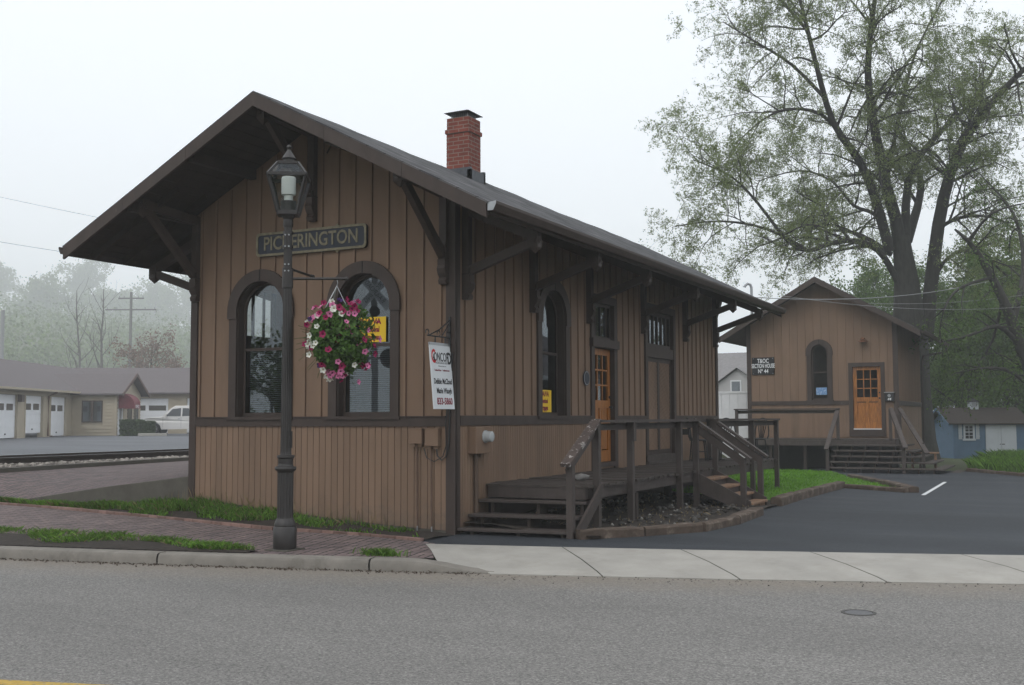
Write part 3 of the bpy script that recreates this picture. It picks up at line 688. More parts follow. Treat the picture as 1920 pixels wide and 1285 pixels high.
# ---- east wall
SWC = 3.18
YD0, YD1, DZ0, DZ1 = 4.86, 5.79, .78, 2.81
FY0, FY1, FZ0 = 7.58, 9.15, .83
h_win = arch(SWC, WRI, WZ0, WZS, 22)
h_door = [(YD0,.70),(YD1,.70),(YD1,3.62),(YD0,3.62)]; h_fr = [(FY0,.75),(FY1,.75),(FY1,3.71),(FY0,3.71)]
ZT = zroof(0)-.10
mb = MB().skin(FS, [(0,.5),(L,.5),(L,ZT),(0,ZT)], [h_win,h_door,h_fr], 0).skin(FS, [(0,0),(L,0),(L,ZT),(0,ZT)], [h_win,h_door,h_fr], -.14)
y = .30; gap = MB()  # gap: same painted shadow strips for the side battens
while y < L-.1:
    segs = [(1.61, ZT)]
    dx = abs(y-SWC)
    if dx < WRO+.03: segs = [(WZS+math.sqrt(max(0,(WRO+.03)**2-dx*dx)), ZT)]
    if YD0-.17 < y < YD1+.17: segs = [(3.8, ZT)]
    if FY0-.17 < y < FY1+.17: segs = [(3.88, ZT)]
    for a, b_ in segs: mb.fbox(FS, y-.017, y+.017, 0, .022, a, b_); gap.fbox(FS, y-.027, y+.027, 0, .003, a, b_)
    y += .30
o = mb.build('side_wall', TAN, depot); gap.build('batten_shade_strips', JSHADE, o)
for a, b_ in ((.12,YD0-.14),(YD1+.14,FY0-.14),(FY1+.14,L-.12)):
    mb = MB(); y = a
    while y < b_-.03:
        y1 = min(y+.076, b_); zb = .02 if y < .9 else .55
        mb.fbox(FS, y, y1-.009, -.02, .016, zb, 1.47); y = y1
    mb.build('side_wainscot', TAN, depot)
MB().fbox(FS, .02, YD0-.05, -.13, .002, -.2, .76).fbox(FS,YD0-.05,L,-.13,.002,-.2,.66).build('side_foundation', TRIM, depot)
for a, b_ in ((.12,YD0-.14),(YD1+.14,FY0-.14),(FY1+.14,L-.12)):
    MB().fbox(FS, a, b_, -.01, .035, 1.465, 1.605).build('belt_course', TRIM, depot)
MB().fbox(FS, .0, .115, -.02, .03, 0, ZT).build('corner_board', TRIM, depot); MB().fbox(FS, L-.12, L+.03, -.03, .03, .4, ZT).build('corner_board', TRIM, depot)
arched_window(FS, SWC, WRO, WRI, WZ0, WZS, depot, GLASSR, RAILZ, blind=False)
def lite_door(F, u0, u1, z0, z1, parent, rows, cols, lz0, panels, wood, name='door', knob=1, w=-.06):
    """panelled door with a grid of lites; panels: list of (u-frac0,u-frac1,z0,z1)"""
    t0, t1 = w-.045, w; st = .115; W_ = u1-u0
    mb = MB().fbox(F,u0,u0+st,t0,t1,z0,z1).fbox(F,u1-st,u1,t0,t1,z0,z1).fbox(F,u0+st,u1-st,t0,t1,z1-st,z1).fbox(F,u0+st,u1-st,t0,t1,z0,z0+.20)
    mb.fbox(F,u0+st,u1-st,t0,t1,lz0-.14,lz0)
    a, b_ = u0+st, u1-st
    for i in range(1, cols): m = a+(b_-a)*i/cols; mb.fbox(F,m-.014,m+.014,t0+.006,t1-.004,lz0,z1-st)
    for i in range(1, rows): m = lz0+(z1-st-lz0)*i/rows; mb.fbox(F,a,b_,t0+.004,t1-.007,m-.014,m+.014)
    m = (a+b_)/2; mb.fbox(F,m-.04,m+.04,t0,t1-.002,z0+.2,lz0-.14)
    zz = sorted(set([p for q in panels for p in q]))
    for (p, q) in panels:
        for (c, d_) in ((a,m-.04),(m+.04,b_)):
            mb.fbox(F,c,d_,t0+.008,t1-.026,p,q); mb.fbox(F,c+.04,d_-.04,t0+.008,t1-.010,p+.04,q-.04)
    for (p, q), (r, s) in zip(panels, panels[1:]): mb.fbox(F,a,b_,t0,t1-.001,q,r)
    o = mb.build(name, wood, parent)
    MB().skin(F,[(a,lz0),(b_,lz0),(b_,z1-st),(a,z1-st)],[],t0+.02).build('glass', GLASS, o)
    k = u1-.055
    p = Vector(F(k,w,z0+.98)); q = Vector(F(k,w+.06,z0+.98))
    MB().tube([p,p+(q-p)*.5,p+(q-p)*.6,q],[.012,.012,.03,.022],10).build('knob', BLACK, o)
    p = Vector(F(k,w,z0+1.16)); q = Vector(F(k,w+.02,z0+1.16)); MB().tube([p,q],.025,10).build('deadbolt', BLACK, o)
    return o
lite_door(FS, YD0, YD1, DZ0, DZ1, depot, 3, 3, 1.88, [(1.0,1.46),(1.50,1.74)], OAK)
mb = MB().fbox(FS,YD0-.14,YD0,-.10,.035,.64,3.76).fbox(FS,YD1,YD1+.14,-.10,.035,.64,3.76).fbox(FS,YD0,YD1,-.10,.035,3.62,3.76)
mb.fbox(FS,YD0,YD1,-.10,.02,DZ1,2.98)
df = mb.build('door_frame', TRIM, depot)
MB().fbox(FS,YD0-.16,YD1+.16,.0,.075,DZ1+.01,2.97).build('header', TRIM, df)
MB().fbox(FS,YD0,YD1,-.10,.06,.70,.775).build('threshold', TRIM, df)
mb = MB().fbox(FS,YD0,YD0+.05,-.08,-.04,2.98,3.62).fbox(FS,YD1-.05,YD1,-.08,-.04,2.98,3.62).fbox(FS,YD0,YD1,-.08,-.041,3.57,3.62).fbox(FS,YD0,YD1,-.08,-.041,2.98,3.03)
for i in range(1,4): m = YD0+(YD1-YD0)*i/4; mb.fbox(FS,m-.015,m+.015,-.078,-.045,3.03,3.57)
ts = mb.build('transom', TRIM, depot); MB().skin(FS,[(YD0,2.98),(YD1,2.98),(YD1,3.62),(YD0,3.62)],[],-.065).build('glass', GLASSR, ts)
# freight door with diagonal boards
mb = MB().fbox(FS,FY0-.14,FY0,-.10,.035,.64,3.85).fbox(FS,FY1,FY1+.14,-.10,.035,.64,3.85).fbox(FS,FY0,FY1,-.10,.035,3.71,3.85).fbox(FS,FY0,FY1,-.10,.025,2.775,2.99)
ff = mb.build('freight_door_frame', TRIM, depot)
MB().fbox(FS,FY0-.16,FY1+.16,-.1,.09,.645,.70).fbox(FS,FY0-.14,FY1+.14,-.1,.05,.70,FZ0).build('threshold', DECKW, ff)
ym = (FY0+FY1)/2
fd = MB().fbox(FS,ym-.06,ym+.06,-.09,-.035,FZ0,2.775).fbox(FS,FY0,FY0+.08,-.09,-.036,FZ0,2.775).fbox(FS,FY1-.08,FY1,-.09,-.036,FZ0,2.775).fbox(FS,FY0+.08,FY1-.08,-.09,-.037,2.69,2.775).fbox(FS,FY0+.08,FY1-.08,-.09,-.037,FZ0,FZ0+.09).build('freight_door', TRIM, depot)
def diag(F, u0, u1, z0, z1, sgn, pitch=.085):
    mb = MB(); hgt = u1-u0
    z = z0-hgt
    while z < z1:
        za, zb_ = (z, z+hgt) if sgn > 0 else (z+hgt, z)
        g = pitch-.024
        poly = [(u0,za),(u1,zb_),(u1,zb_+g),(u0,za+g)]
        def clip(P, zc, keep):
            R_ = []
            for (a, b_), (c, d_) in zip(P, P[1:]+P[:1]):
                i1 = (b_ >= zc) if keep else (b_ <= zc); i2 = (d_ >= zc) if keep else (d_ <= zc)
                if i1: R_.append((a,b_))
                if i1 != i2: t = (zc-b_)/(d_-b_); R_.append((a+(c-a)*t, zc))
            return R_
        poly = clip(clip(poly, z0, True), z1, False) if poly else poly
        if len(poly) > 2: mb.prism(F, poly, -.072, -.046)
        z += pitch
    return mb
diag(FS, FY0+.08, ym-.06, FZ0+.09, 2.69, 1).build('diagonal_boards', TAN, fd)
diag(FS, ym+.06, FY1-.08, FZ0+.09, 2.69, -1).build('diagonal_boards', TAN, fd)
MB().fbox(FS,FY0,FY1,-.10,-.075,FZ0,2.775).build('backing', EAVE, fd)
mb = MB().fbox(FS,FY0,FY1,-.08,-.041,3.64,3.71).fbox(FS,FY0,FY1,-.08,-.041,2.99,3.06)
for i in range(0,7): m = FY0+.03+(FY1-FY0-.06)*i/6; mb.fbox(FS,m-.022,m+.022,-.078,-.04,3.06,3.64)
ts = mb.build('transom', TRIM, depot); MB().skin(FS,[(FY0,2.99),(FY1,2.99),(FY1,3.71),(FY0,3.71)],[],-.065).build('glass', GLASSR, ts)
# ---- west and rear walls, floor (seen only through the windows)
bay = [(1.02,2.95),(1.98,2.95),(1.98,3.72),(1.02,3.72)]
MB().skin(FWW, [(0,.0),(L,.0),(L,ZT),(0,ZT)], [bay], 0).skin(FWW, [(0,.0),(L,.0),(L,ZT),(0,ZT)], [bay], -.03).build('west_wall', TAN, depot)
mb = MB()
for a, b_ in ((1.10,1.16),(1.37,1.42),(1.65,1.69),(1.86,1.98)): mb.fbox(FWW,a,b_,-.02,.01,2.5,3.8)
mb.build('bay_mullions', TRIM, depot)
MB().skin(FB, [(-W,0),(0,0),(0,ZT),(-W/2,top(-W/2)),(-W,ZT)], [], 0).skin(FB, [(-W,0),(0,0),(0,ZT),(-W/2,top(-W/2)),(-W,ZT)], [], -.12).build('rear_wall', TAN, depot)
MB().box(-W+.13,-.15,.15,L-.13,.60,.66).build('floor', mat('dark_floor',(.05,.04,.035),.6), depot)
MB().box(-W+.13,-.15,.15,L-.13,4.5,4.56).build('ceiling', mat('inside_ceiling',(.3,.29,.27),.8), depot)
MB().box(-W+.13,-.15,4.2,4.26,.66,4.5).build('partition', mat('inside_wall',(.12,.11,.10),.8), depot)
# ---- roof
OF, OB, EX = 1.39, 1.22, 1.27
Y0, Y1 = -OF, L+OB
xl, xr, xm = -W-EX, EX, -W/2
zt = lambda x: RZ-SL*abs(x-xm)
for nm, xe in (('roof_slope', xr), ('roof_slope', xl)):
    mb = MB(); n = 30
    rows = []
    for i in range(n+1):
        y = Y0-.03+(Y1-Y0+.06)*i/n; wv = .006*math.sin(i*2.1)+.012*math.sin(i*.55)*math.sin(math.pi*i/n)
        rows.append([(xm, y, RZ+wv+.004), ((xm+xe)/2, y, zt((xm+xe)/2)+wv*1.4), (xe+.02*(1 if xe > xm else -1), y, zt(xe)+wv-.005),
                     (xe+.02*(1 if xe > xm else -1), y, zt(xe)-.035), (xm, y, RZ-.035)])
    mb.grid(rows); k = 5; mb.f.append((4,3,2,1,0)); mb.f.append(tuple(n*k+j for j in range(5)))
    mb.build(nm, SHINGLE, depot)
mb = MB()                                        # boarding under the shingles
for xe in (xr, xl):
    sx = 1 if xe > xm else -1
    n = 24
    for i in range(n):
        a = xm+(xe-xm)*i/n; b_ = xm+(xe-xm)*(i+1)/n-.008*sx
        mb.add([(a,Y0,zt(a)-.038),(b_,Y0,zt(b_)-.038),(b_,Y1,zt(b_)-.038),(a,Y1,zt(a)-.038),(a,Y0,zt(a)-.075),(b_,Y0,zt(b_)-.075),(b_,Y1,zt(b_)-.075),(a,Y1,zt(a)-.075)],
               [(0,3,2,1),(4,5,6,7),(0,1,5,4),(1,2,6,5),(2,3,7,6),(3,0,4,7)])
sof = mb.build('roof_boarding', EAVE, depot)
for xe in (xr, xl):
    y = Y0+.5
    while y < Y1-.2:
        a = 0 if xe > xm else -W; a0 = a-.5*(1 if xe > xm else -1)
        e = xe-.03*(1 if xe > xm else -1)
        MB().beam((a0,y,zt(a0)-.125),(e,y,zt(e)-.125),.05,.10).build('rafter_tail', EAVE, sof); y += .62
for x in (-W, -W*.75, -W*.25, 0):               # purlins carrying the front overhang
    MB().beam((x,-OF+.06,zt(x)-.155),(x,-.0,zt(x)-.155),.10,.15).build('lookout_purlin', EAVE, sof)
for y, s in ((Y0-.015, 1), (Y1+.015, -1)):
    mb = MB()
    for xe in (xr, xl):
        n = 3; prev = xm
        for i in range(n):
            a = xm+(xe-xm)*i/n; b_ = xm+(xe-xm)*(i+1)/n-(.006 if xe > xm else -.006)*(i < n-1)
            mb.add([(a,y-.02,zt(a)-.02),(b_,y-.02,zt(b_)-.02),(b_,y-.02,zt(b_)-.205),(a,y-.02,zt(a)-.205),(a,y+.02,zt(a)-.02),(b_,y+.02,zt(b_)-.02),(b_,y+.02,zt(b_)-.205),(a,y+.02,zt(a)-.205)],
                   [(0,3,2,1),(4,5,6,7),(0,1,5,4),(1,2,6,5),(2,3,7,6),(3,0,4,7)])
    mb.build('bargeboard', TRIM, depot)
# gutters
for sx, xe in ((1, xr), (-1, xl)):
    sec = [(0,.0),(.012,.0),(.012,-.085),(.07,-.085),(.105,-.02),(.105,.012),(.115,.012),(.115,-.022),(.075,-.1),(0,-.1)]
    g = MB().prism(lambda u,w,z:(xe+sx*(u+.01), w, zt(xe)-.02+z), sec, Y0-.01, Y1+.02).build('gutter', TRIM, depot)
    if sx > 0: MB().prism(lambda u,w,z:(xe+sx*(u+.01), w, zt(xe)-.02+z), [(0,.0),(0,-.1),(.075,-.1),(.115,-.022),(.115,.012)], Y0-.016, Y0-.008).build('end_cap', STEEL, g)
for xe, sx in ((xr,1),(xl,-1)):
    MB().box(min(xe-.03*sx,xe+.006*sx),max(xe-.03*sx,xe+.006*sx),Y0+.05,Y1-.05,zt(xe)-.15,zt(xe)-.04).build('fascia', TRIM, depot)
# ---- carved eave brackets
def bracket(P, out, zbot, ztop, reach, ztip, slope=0.):
    """P wall point (x,y), out = unit outward 2-vector; post from zbot to ztop, beam from ztop to ztip at reach, brace and pendant"""
    o2 = Vector((out[0],out[1],0)); p = Vector((P[0],P[1],0)); s = Vector((-out[1],out[0],0))
    def F(u,w,z): return tuple(p+s*u+o2*w+Vector((0,0,z)))
    mb = MB().fbox(F,-.055,.055,.0,.10,zbot+.34,ztop)
    mb.prism(lambda u,w,z:F(w,u,z), [(0,zbot),(.10,zbot),(.115,zbot+.05),(.085,zbot+.09),(.13,zbot+.15),(.15,zbot+.21),(.13,zbot+.26),(.135,zbot+.34),(0,zbot+.34)], -.06, .06)
    post = mb.build('eave_bracket', TRIM, depot)
    MB().fbox(F,-.06,.06,.10,.125,zbot+.36,zbot+.44).fbox(F,-.064,.064,.0,.104,zbot+.345,zbot+.36).build('corbel_moulding', EAVE, post)
    MB().beam(F(0,.0,ztop-.06),F(0,reach+.05,ztip-.0),.10,.13).build('beam', TRIM, post)
    b0 = F(0,.10,zbot+.40); b1 = F(0,reach-.05,ztip-.06)
    MB().beam(b0,b1,.085,.12).build('brace', TRIM, post)
    pend = MB().fbox(F,-.065,.065,reach-.06,reach+.07,ztip-.13,ztip+.07)
    pend.add([F(a,b_,ztip-.13) for a,b_ in ((-.065,reach-.06),(.065,reach-.06),(.065,reach+.07),(-.065,reach+.07))]+[F(0,reach+.005,ztip-.21)],[(0,1,4),(1,2,4),(2,3,4),(3,0,4)])
    c = Vector(F(0,reach+.07,ztip-.03)); pend.tube([c,c+o2*.012],.045,14); pend.tube([c+o2*.012,c+o2*.022],.022,10)
    c = Vector(F(.065,reach,ztip-.03)); pend.tube([c,c+s*.012],.045,14); pend.tube([c+s*.012,c+s*.02],.022,10)
    c = Vector(F(-.065,reach,ztip-.03)); pend.tube([c,c-s*.012],.045,14)
    pend.build('pendant', TRIM, post)
for y in (.27, 2.39, 4.62, 7.30, 9.92, 12.15):
    bracket((0,y), (1,0), 3.21, 4.55, 1.10, 3.99)
    bracket((-W,y), (-1,0), 3.21, 4.55, 1.10, 3.99)
bracket((-.13,0), (0,-1), 3.40, 4.72, 1.16, 4.74)
bracket((-W+.09,0), (0,-1), 3.40, 4.72, 1.16, 4.74)
bracket((xm-.03,0), (0,-1), 4.47, 5.84, 1.16, 5.85)
bracket((xm,L), (0,1), 4.47, 5.84, 1.0, 5.85); bracket((-.09,L), (0,1), 3.40, 4.72, 1.0, 4.74)
# ---- chimney
cx0, cx1, cy0, cy1 = -2.44, -1.98, 3.92, 4.36
mb = MB().box(cx0,cx1,cy0,cy1,5.6,6.70); mb.box(cx0-.022,cx1+.022,cy0-.022,cy1+.022,6.70,6.775); mb.box(cx0+.004,cx1-.004,cy0+.004,cy1-.004,6.775,6.985)
ch = mb.build('chimney', BRICK, depot)
LEAD = mat('lead_flashing',(.09,.095,.105),.5,.3,6,metal=.5)
mb = MB().box(cx0-.05,cx1+.07,cy0-.06,cy0-.002,5.7,6.04); mb.box(cx1+.002,cx1+.07,cy0-.06,cy1+.06,5.7,6.0); mb.box(cx0-.05,cx1+.07,cy1+.002,cy1+.06,5.7,6.04)
mb.build('flashing', LEAD, ch)
mb = MB()
for (x,y) in [(cx0+.07+.32*(i%2), cy0+.07+.3*(i//2)) for i in range(4)]: mb.box(x-.006,x+.006,y-.006,y+.006,6.985,7.09)
for i in range(9):
    x = cx0+.06+.042*i; mb.box(x-.002,x+.002,cy0+.06,cy0+.064,6.985,7.08)
    y = cy0+.06+.038*i; mb.box(cx1-.064,cx1-.06,y-.002,y+.002,6.985,7.08)
mb.build('spark_screen', STEEL, ch)
mb = MB().add([(cx0-.03,cy0-.06,7.075),(cx1+.03,cy0-.06,7.075),(cx1+.03,cy1+.06,7.075),(cx0-.03,cy1+.06,7.075),(cx0+.13,cy0+.16,7.155),(cx1-.13,cy0+.16,7.155),(cx1-.13,cy1-.16,7.155),(cx0+.13,cy1-.16,7.155)],
       [(3,2,1,0),(4,5,6,7),(0,1,5,4),(1,2,6,5),(2,3,7,6),(3,0,4,7)])
mb.build('chimney_cap', LEAD, ch)
# vent hood at the far ridge

# electric service parts on the walls
o = tag(MB().box(0,.14,.36,.80,1.075,1.45).build('meter_box', TAN, loc=(0,.58,1.07), bevel=.01), 'tan painted electric meter box with a round glass meter on the side wall', 'meter box')
mb = MB(); c = Vector((.14,.62,1.31)); mb.tube([c,c+Vector((.02,0,0)),c+Vector((.021,0,0)),c+Vector((.11,0,0)),c+Vector((.125,0,0))],[.088,.088,.078,.074,.05],20)
mb.v = [tuple(Vector(v)-Vector((0,.58,1.07))) for v in mb.v]
mb.build('electric_meter', mat('meter_glass',(.42,.44,.45),.2,.1), o, local=True, smooth=True)
mb = MB().tube([(.05,.52,1.08),(.05,.52,.02)],.03,10); mb.tube([(.06,.62,1.08),(.06,.62,1.02)],.014,8)
mb.v = [tuple(Vector(v)-Vector((0,.58,1.07))) for v in mb.v]
mb.build('conduit', mat('conduit_paint',(.11,.075,.055),.6), o, local=True)
for i, (a, b_, zb, lab) in enumerate(((-.66,-.46,1.22,'plain tan telephone box left of its twin on the front wall'),(-.41,-.20,1.19,'tan telephone box nearest the corner with a loop of cable below'))):
    t = thing('telephone_box', lab, 'utility box', ((a+b_)/2,-.02,zb))
    MB().fbox(FF,a,b_,.012,.10,zb,1.43).fbox(FF,a-.012,b_+.012,.012,.108,1.425,1.437).build('housing', TAN, t, bevel=.008)
    MB().fbox(FF,a+.02,a+.08,.015,.07,zb-.04,zb).fbox(FF,b_-.08,b_-.02,.015,.07,zb-.04,zb).build('cable_glands', TAN, t)
    xx = a+.09 if i == 0 else a+.07
    MB().tube([(xx,-.045,zb),(xx,-.04,.35),(xx+.01,-.04,.10)],.012,8).build('conduit', mat('tan_pipe',(.15,.095,.068),.6), t)
    MB().tube([(xx+.01,-.04,.10),(xx+.01,-.04,-.02)],.010,8).build('conduit_end', STEEL, t)
    if i: MB().tube([(b_-.05,-.05,zb-.03),(b_-.03,-.06,zb-.13),(b_+.04,-.06,zb-.19),(b_+.10,-.055,zb-.14),(b_+.145,-.045,zb+.05),(b_+.15,-.04,1.5),(b_+.16,-.04,2.0),(b_+.2,-.045,2.45)],.010,6).build('cable_loop', BLACK, t)
mb = MB().tube([(-.07,-.045,2.5),(-.05,-.06,1.9),(-.10,-.06,1.5),(-.10,-.045,1.2)],.007,6).tube([(-.45,-.05,1.16),(-.40,-.06,1.03),(-.28,-.06,.98),(-.15,-.05,1.05),(-.10,-.045,1.2)],.007,6)
tag(mb.build('wall_cable', BLACK, loc=(-.2,-.05,1.0)), 'thin black cable hanging down the front corner board', 'cable')
pq = thing('wall_plaque', 'small dark oval plaque beside the varnished depot door', 'plaque', (.03,4.50,2.25))
MB().tube([(.016,4.50,2.25),(.03,4.50,2.25)],.13,24).build('plate', NAVY, pq)
for i, s in enumerate(('30','WEST','1978')): pass
MB().tube([(.03,4.50,2.25),(.034,4.50,2.25)],.118,24).build('rim', GREYINK, pq); MB().tube([(.034,4.50,2.25),(.036,4.50,2.25)],.106,24).build('face', NAVY, pq)
# spotlight under the gable
spt = thing('wall_spotlight', 'small dark spotlight on a short arm under the gable', 'spotlight', (-2.0,-.05,5.55))
MB().tube([(-2.15,-.02,5.47),(-2.0,-.12,5.55),(-1.93,-.2,5.60)],.012,6).build('arm', EAVE, spt); MB().tube([(-1.95,-.18,5.59),(-1.83,-.30,5.63)],[.03,.05],10).build('lamp_head', EAVE, spt)
# ---- station name board
nb = thing('station_sign', 'long navy station name board lettered PICKERINGTON on the gable', 'sign', (-2.43,-.03,4.19))
mb = MB()
def rrect(x0,x1,z0,z1,r,n=6):
    P = []
    for (cx_,cz_,a) in ((x1-r,z1-r,0),(x0+r,z1-r,90),(x0+r,z0+r,180),(x1-r,z0+r,270)):
        for i in range(n+1): t = rad(a+90*i/n); P.append((cx_+r*math.cos(t), cz_+r*math.sin(t)))
    return P
MB().prism(FF, rrect(-3.43,-1.42,4.008,4.363,.06), .016, .05).build('board', NAVY, nb)
q0 = rrect(-3.43,-1.42,4.008,4.363,.06); q1 = rrect(-3.395,-1.455,4.043,4.328,.045)
MB().strip(FF, q0+q0[:1], q1+q1[:1], .04, .062).build('rim', GOLD, nb)
MB().prism(FF, [(-1.98,4.363),(-1.90,4.363),(-1.94,4.40)], .02,.05).prism(FF, [(-1.98,4.008),(-1.94,3.97),(-1.90,4.008)], .02,.05).build('hanger_tabs', GOLD, nb)
text('PICKERINGTON','lettering',.285,(-2.425,-.052,4.185),(1,0,0),(0,0,1),GOLD,nb,.845,.006,bold=.005)
# ---- hanging sign on the corner
hs_ = thing('hanging_sign', 'white hanging sign reading CONCORD on a black scroll bracket at the corner', 'sign', (-.05,-.3,2.2))
mb = MB().box(-.065,-.035,-.05,-.03,2.42,2.95).tube([(-.05,-.04,2.66),(-.05,-.62,2.66)],.010,8).tube([(-.05,-.04,2.90),(-.05,-.30,2.76),(-.05,-.56,2.67)],.009,8).tube([(-.05,-.04,2.86),(-.05,-.26,2.66)],.008,6)
for yy_, zz_ in ((-.62,2.70),(-.33,2.70),(-.08,2.70)):
    mb.tube([(-.05,yy_+.04*math.cos(a),zz_+.04*math.sin(a)) for a in np.linspace(-1.6,3.6,12)],.008,6)
for yy_ in (-.42,-.16): mb.tube([(-.05,yy_,2.66),(-.05,yy_,2.52)],.010,6)
mb.build('scroll_bracket', BLACK, hs_)
TL = Vector((-.05,-.575,2.55)); tilt = Vector((.075,.0,-.86)); vdir = -tilt.normalized(); udir = Vector((0,1,0)); nrm = udir.cross(vdir)
def S(u, w, v): return tuple(TL+udir*u+tilt*v+nrm*w)
MB().add([S(u,w,v) for v in (0,1) for (u,w) in ((0,-.008),(.535,-.008),(.535,.008),(0,.008))],[(0,3,2,1),(4,5,6,7),(0,1,5,4),(1,2,6,5),(2,3,7,6),(3,0,4,7)]).build('sign_panel', SIGNW, hs_)
MB().add([S(u,w,v) for v in (-.03,.012) for (u,w) in ((0,-.012),(.535,-.012),(.535,.012),(0,.012))],[(0,3,2,1),(4,5,6,7),(0,1,5,4),(1,2,6,5),(2,3,7,6),(3,0,4,7)]).build('hanger_channel', STEEL, hs_)
def st(body, size, u, v, m, xs=1., bold=0.): return text(body,'lettering',size,S(u,.010,v),udir,vdir,m,hs_,xs,.001,bold=bold)
st('C',.25,.075,.195,REDC,.62,.006); st('A',.085,.085,.19,BLKINK,.7,.004); st('8',.07,.087,.235,BLKINK,.8,.003)
st('ONCOR',.17,.275,.20,BLKINK,.60,.001); st('D',.22,.485,.215,BLKINK,.62,.006)
st('MORTGAGE GROUP',.042,.30,.285,GREYINK,.95); st('A Division of Lender, Ltd.',.022,.28,.335,GREYINK,.9)
st('Traditional Values  •  Traditional Service',.036,.27,.40,REDINK,.66)
st('Debbie McCloud',.105,.275,.575,BLKINK,.64,.002); st('Marie Waugh',.105,.29,.72,BLKINK,.68,.002); st('833-5860',.125,.285,.885,REDINK,.84,.003)
# ---- yellow posters in the windows
def poster(F, u0, u1, z0, z1, w, lines, label):
    c = Vector(F((u0+u1)/2, w, (z0+z1)/2)); t = thing('window_poster', label, 'poster', c)
    MB().fbox(F,u0,u1,w-.002,w,z0,z1).build('sheet', YELLOW, t)
    U = Vector(F(1,0,0))-Vector(F(0,0,0)); H = (z1-z0)
    for i, (s, sz, k) in enumerate(lines):
        text(s,'lettering',H*sz,F((u0+u1)/2,w+.003,z1-H*(.19+.31*i)),U,(0,0,1),REDINK,t,k,.0005,bold=.004)
poster(FF, WC[1]-.24, WC[1]+.30, RAILZ+.04, RAILZ+.40, -.105, (('FHA/VA',.32,.95),('Conventional',.30,.55),('Mortgages',.30,.66)), 'yellow mortgage poster in the gable window behind the flower basket')
poster(FS, SWC-.42, SWC+.16, WZ0+.06, WZ0+.42, -.105, (('FHA/VA',.32,.95),('Conventional',.28,.55),('Mortgages',.30,.68)), 'yellow mortgage poster low in the arched side window')
# ================================================================== FRONT DECK
DZ = .645
dk = thing('wooden_deck', 'dark weathered wooden deck with railings and steps along the depot side', 'deck', (.8,6,0))
mb = MB(); y = .86; i = 0
while y < 11.6:
    j = random.gauss(0,.012); e = .0
    x1 = 1.60+j+(.03 if random.random() < .2 else 0)
    mb.box(.02, x1, y, y+.133, DZ-.035+random.gauss(0,.003), DZ+random.gauss(0,.004)); y += .139
mb.build('deck_boards', DECKW, dk)
MB().box(1.53,1.57,.92,11.56,DZ-.19,DZ-.04).box(.05,1.53,.90,.94,DZ-.19,DZ-.04).box(.05,1.53,11.52,11.56,DZ-.19,DZ-.04).build('rim_joist', RAILW, dk)
mb = MB()
for y in np.arange(1.6,11.4,.8): mb.box(.05,1.525,y,y+.04,DZ-.19,DZ-.04)
mb.build('joists', EAVE, dk)
PY = (1.12, 2.42, 4.68, 5.58, 6.74, 9.35, 11.40)
for y in PY:
    MB().box(1.575,1.665,y-.045,y+.045,-.12,1.50).build('post', RAILW, dk)
for (a,b_,c,d_) in ((1.58,1.66,2.52,2.61),(.7,.8,3.2,3.3),(.7,.8,6.5,6.6),(.7,.8,9.5,9.6),(1.50,1.57,4.9,5.0)): MB().box(a,b_,c,d_,-.1,DZ-.195).build('joist_post', EAVE, dk)
mb = MB()
for a, b_ in ((1.06,5.63),(6.69,11.46)):
    mb.box(1.54,1.70,a,b_,1.50,1.538); mb.box(1.535,1.574,a+.02,b_-.02,1.39,1.488)
mb.box(.05,1.54,11.33,11.47,1.50,1.538).box(.05,1.574,11.36,11.40,1.39,1.488)
mb.build('handrail', RAILW, dk)
MB().box(.05,.14,11.36,11.45,DZ,1.5).build('post', RAILW, dk)
MB().box(1.665,1.70,2.36,2.46,1.22,1.5).build('rail_splice', RAILW, dk)
# front steps, treads turned a little off the wall
def tread(yl, yr, z, x0, x1, d, name='tread', m=RAILW, sup=True):
    mb = MB().add([(x0,yl,z-.04),(x1,yr,z-.04),(x1,yr+d,z-.04),(x0,yl+d,z-.04),(x0,yl,z),(x1,yr,z),(x1,yr+d,z),(x0,yl+d,z)],[(0,3,2,1),(4,5,6,7),(0,1,5,4),(1,2,6,5),(2,3,7,6),(3,0,4,7)])
    return mb.build(name, m, dk, bevel=.006)
fs = [(.03,.20,.09,.03,1.57),(.32,.50,.255,.03,1.60),(.62,.78,.435,.03,1.60)]
for (yl,yr,z,x0,x1) in fs: tread(yl,yr,z,x0,x1,.31)
for (yl,yr,z,x0,x1) in fs:
    for k in (.12,.55,.95):
        x = x0+(x1-x0)*k; yy_ = yl+(yr-yl)*k; MB().box(x-.025,x+.025,yy_+.05,yy_+.30,z-.22,z-.042).build('step_support', EAVE, dk)
MB().add([(x,y,z) for x in (.05,1.56) for (y,z) in ((.86,DZ-.19),(.86,DZ-.04))],[(0,1,3,2)]).build('riser_board', RAILW, dk)
MB().box(1.585,1.675,.16,.25,-.1,1.0).build('post', RAILW, dk)
MB().beam((1.63,.04,.955),(1.63,1.10,1.535),.14,.042).build('handrail', WORN, dk)
MB().beam((1.60,.16,.86),(1.60,1.10,1.40),.035,.09).build('rail_board', RAILW, dk)
MB().beam((1.69,.26,.02),(1.69,1.14,.60),.04,.16).build('stringer', RAILW, dk)
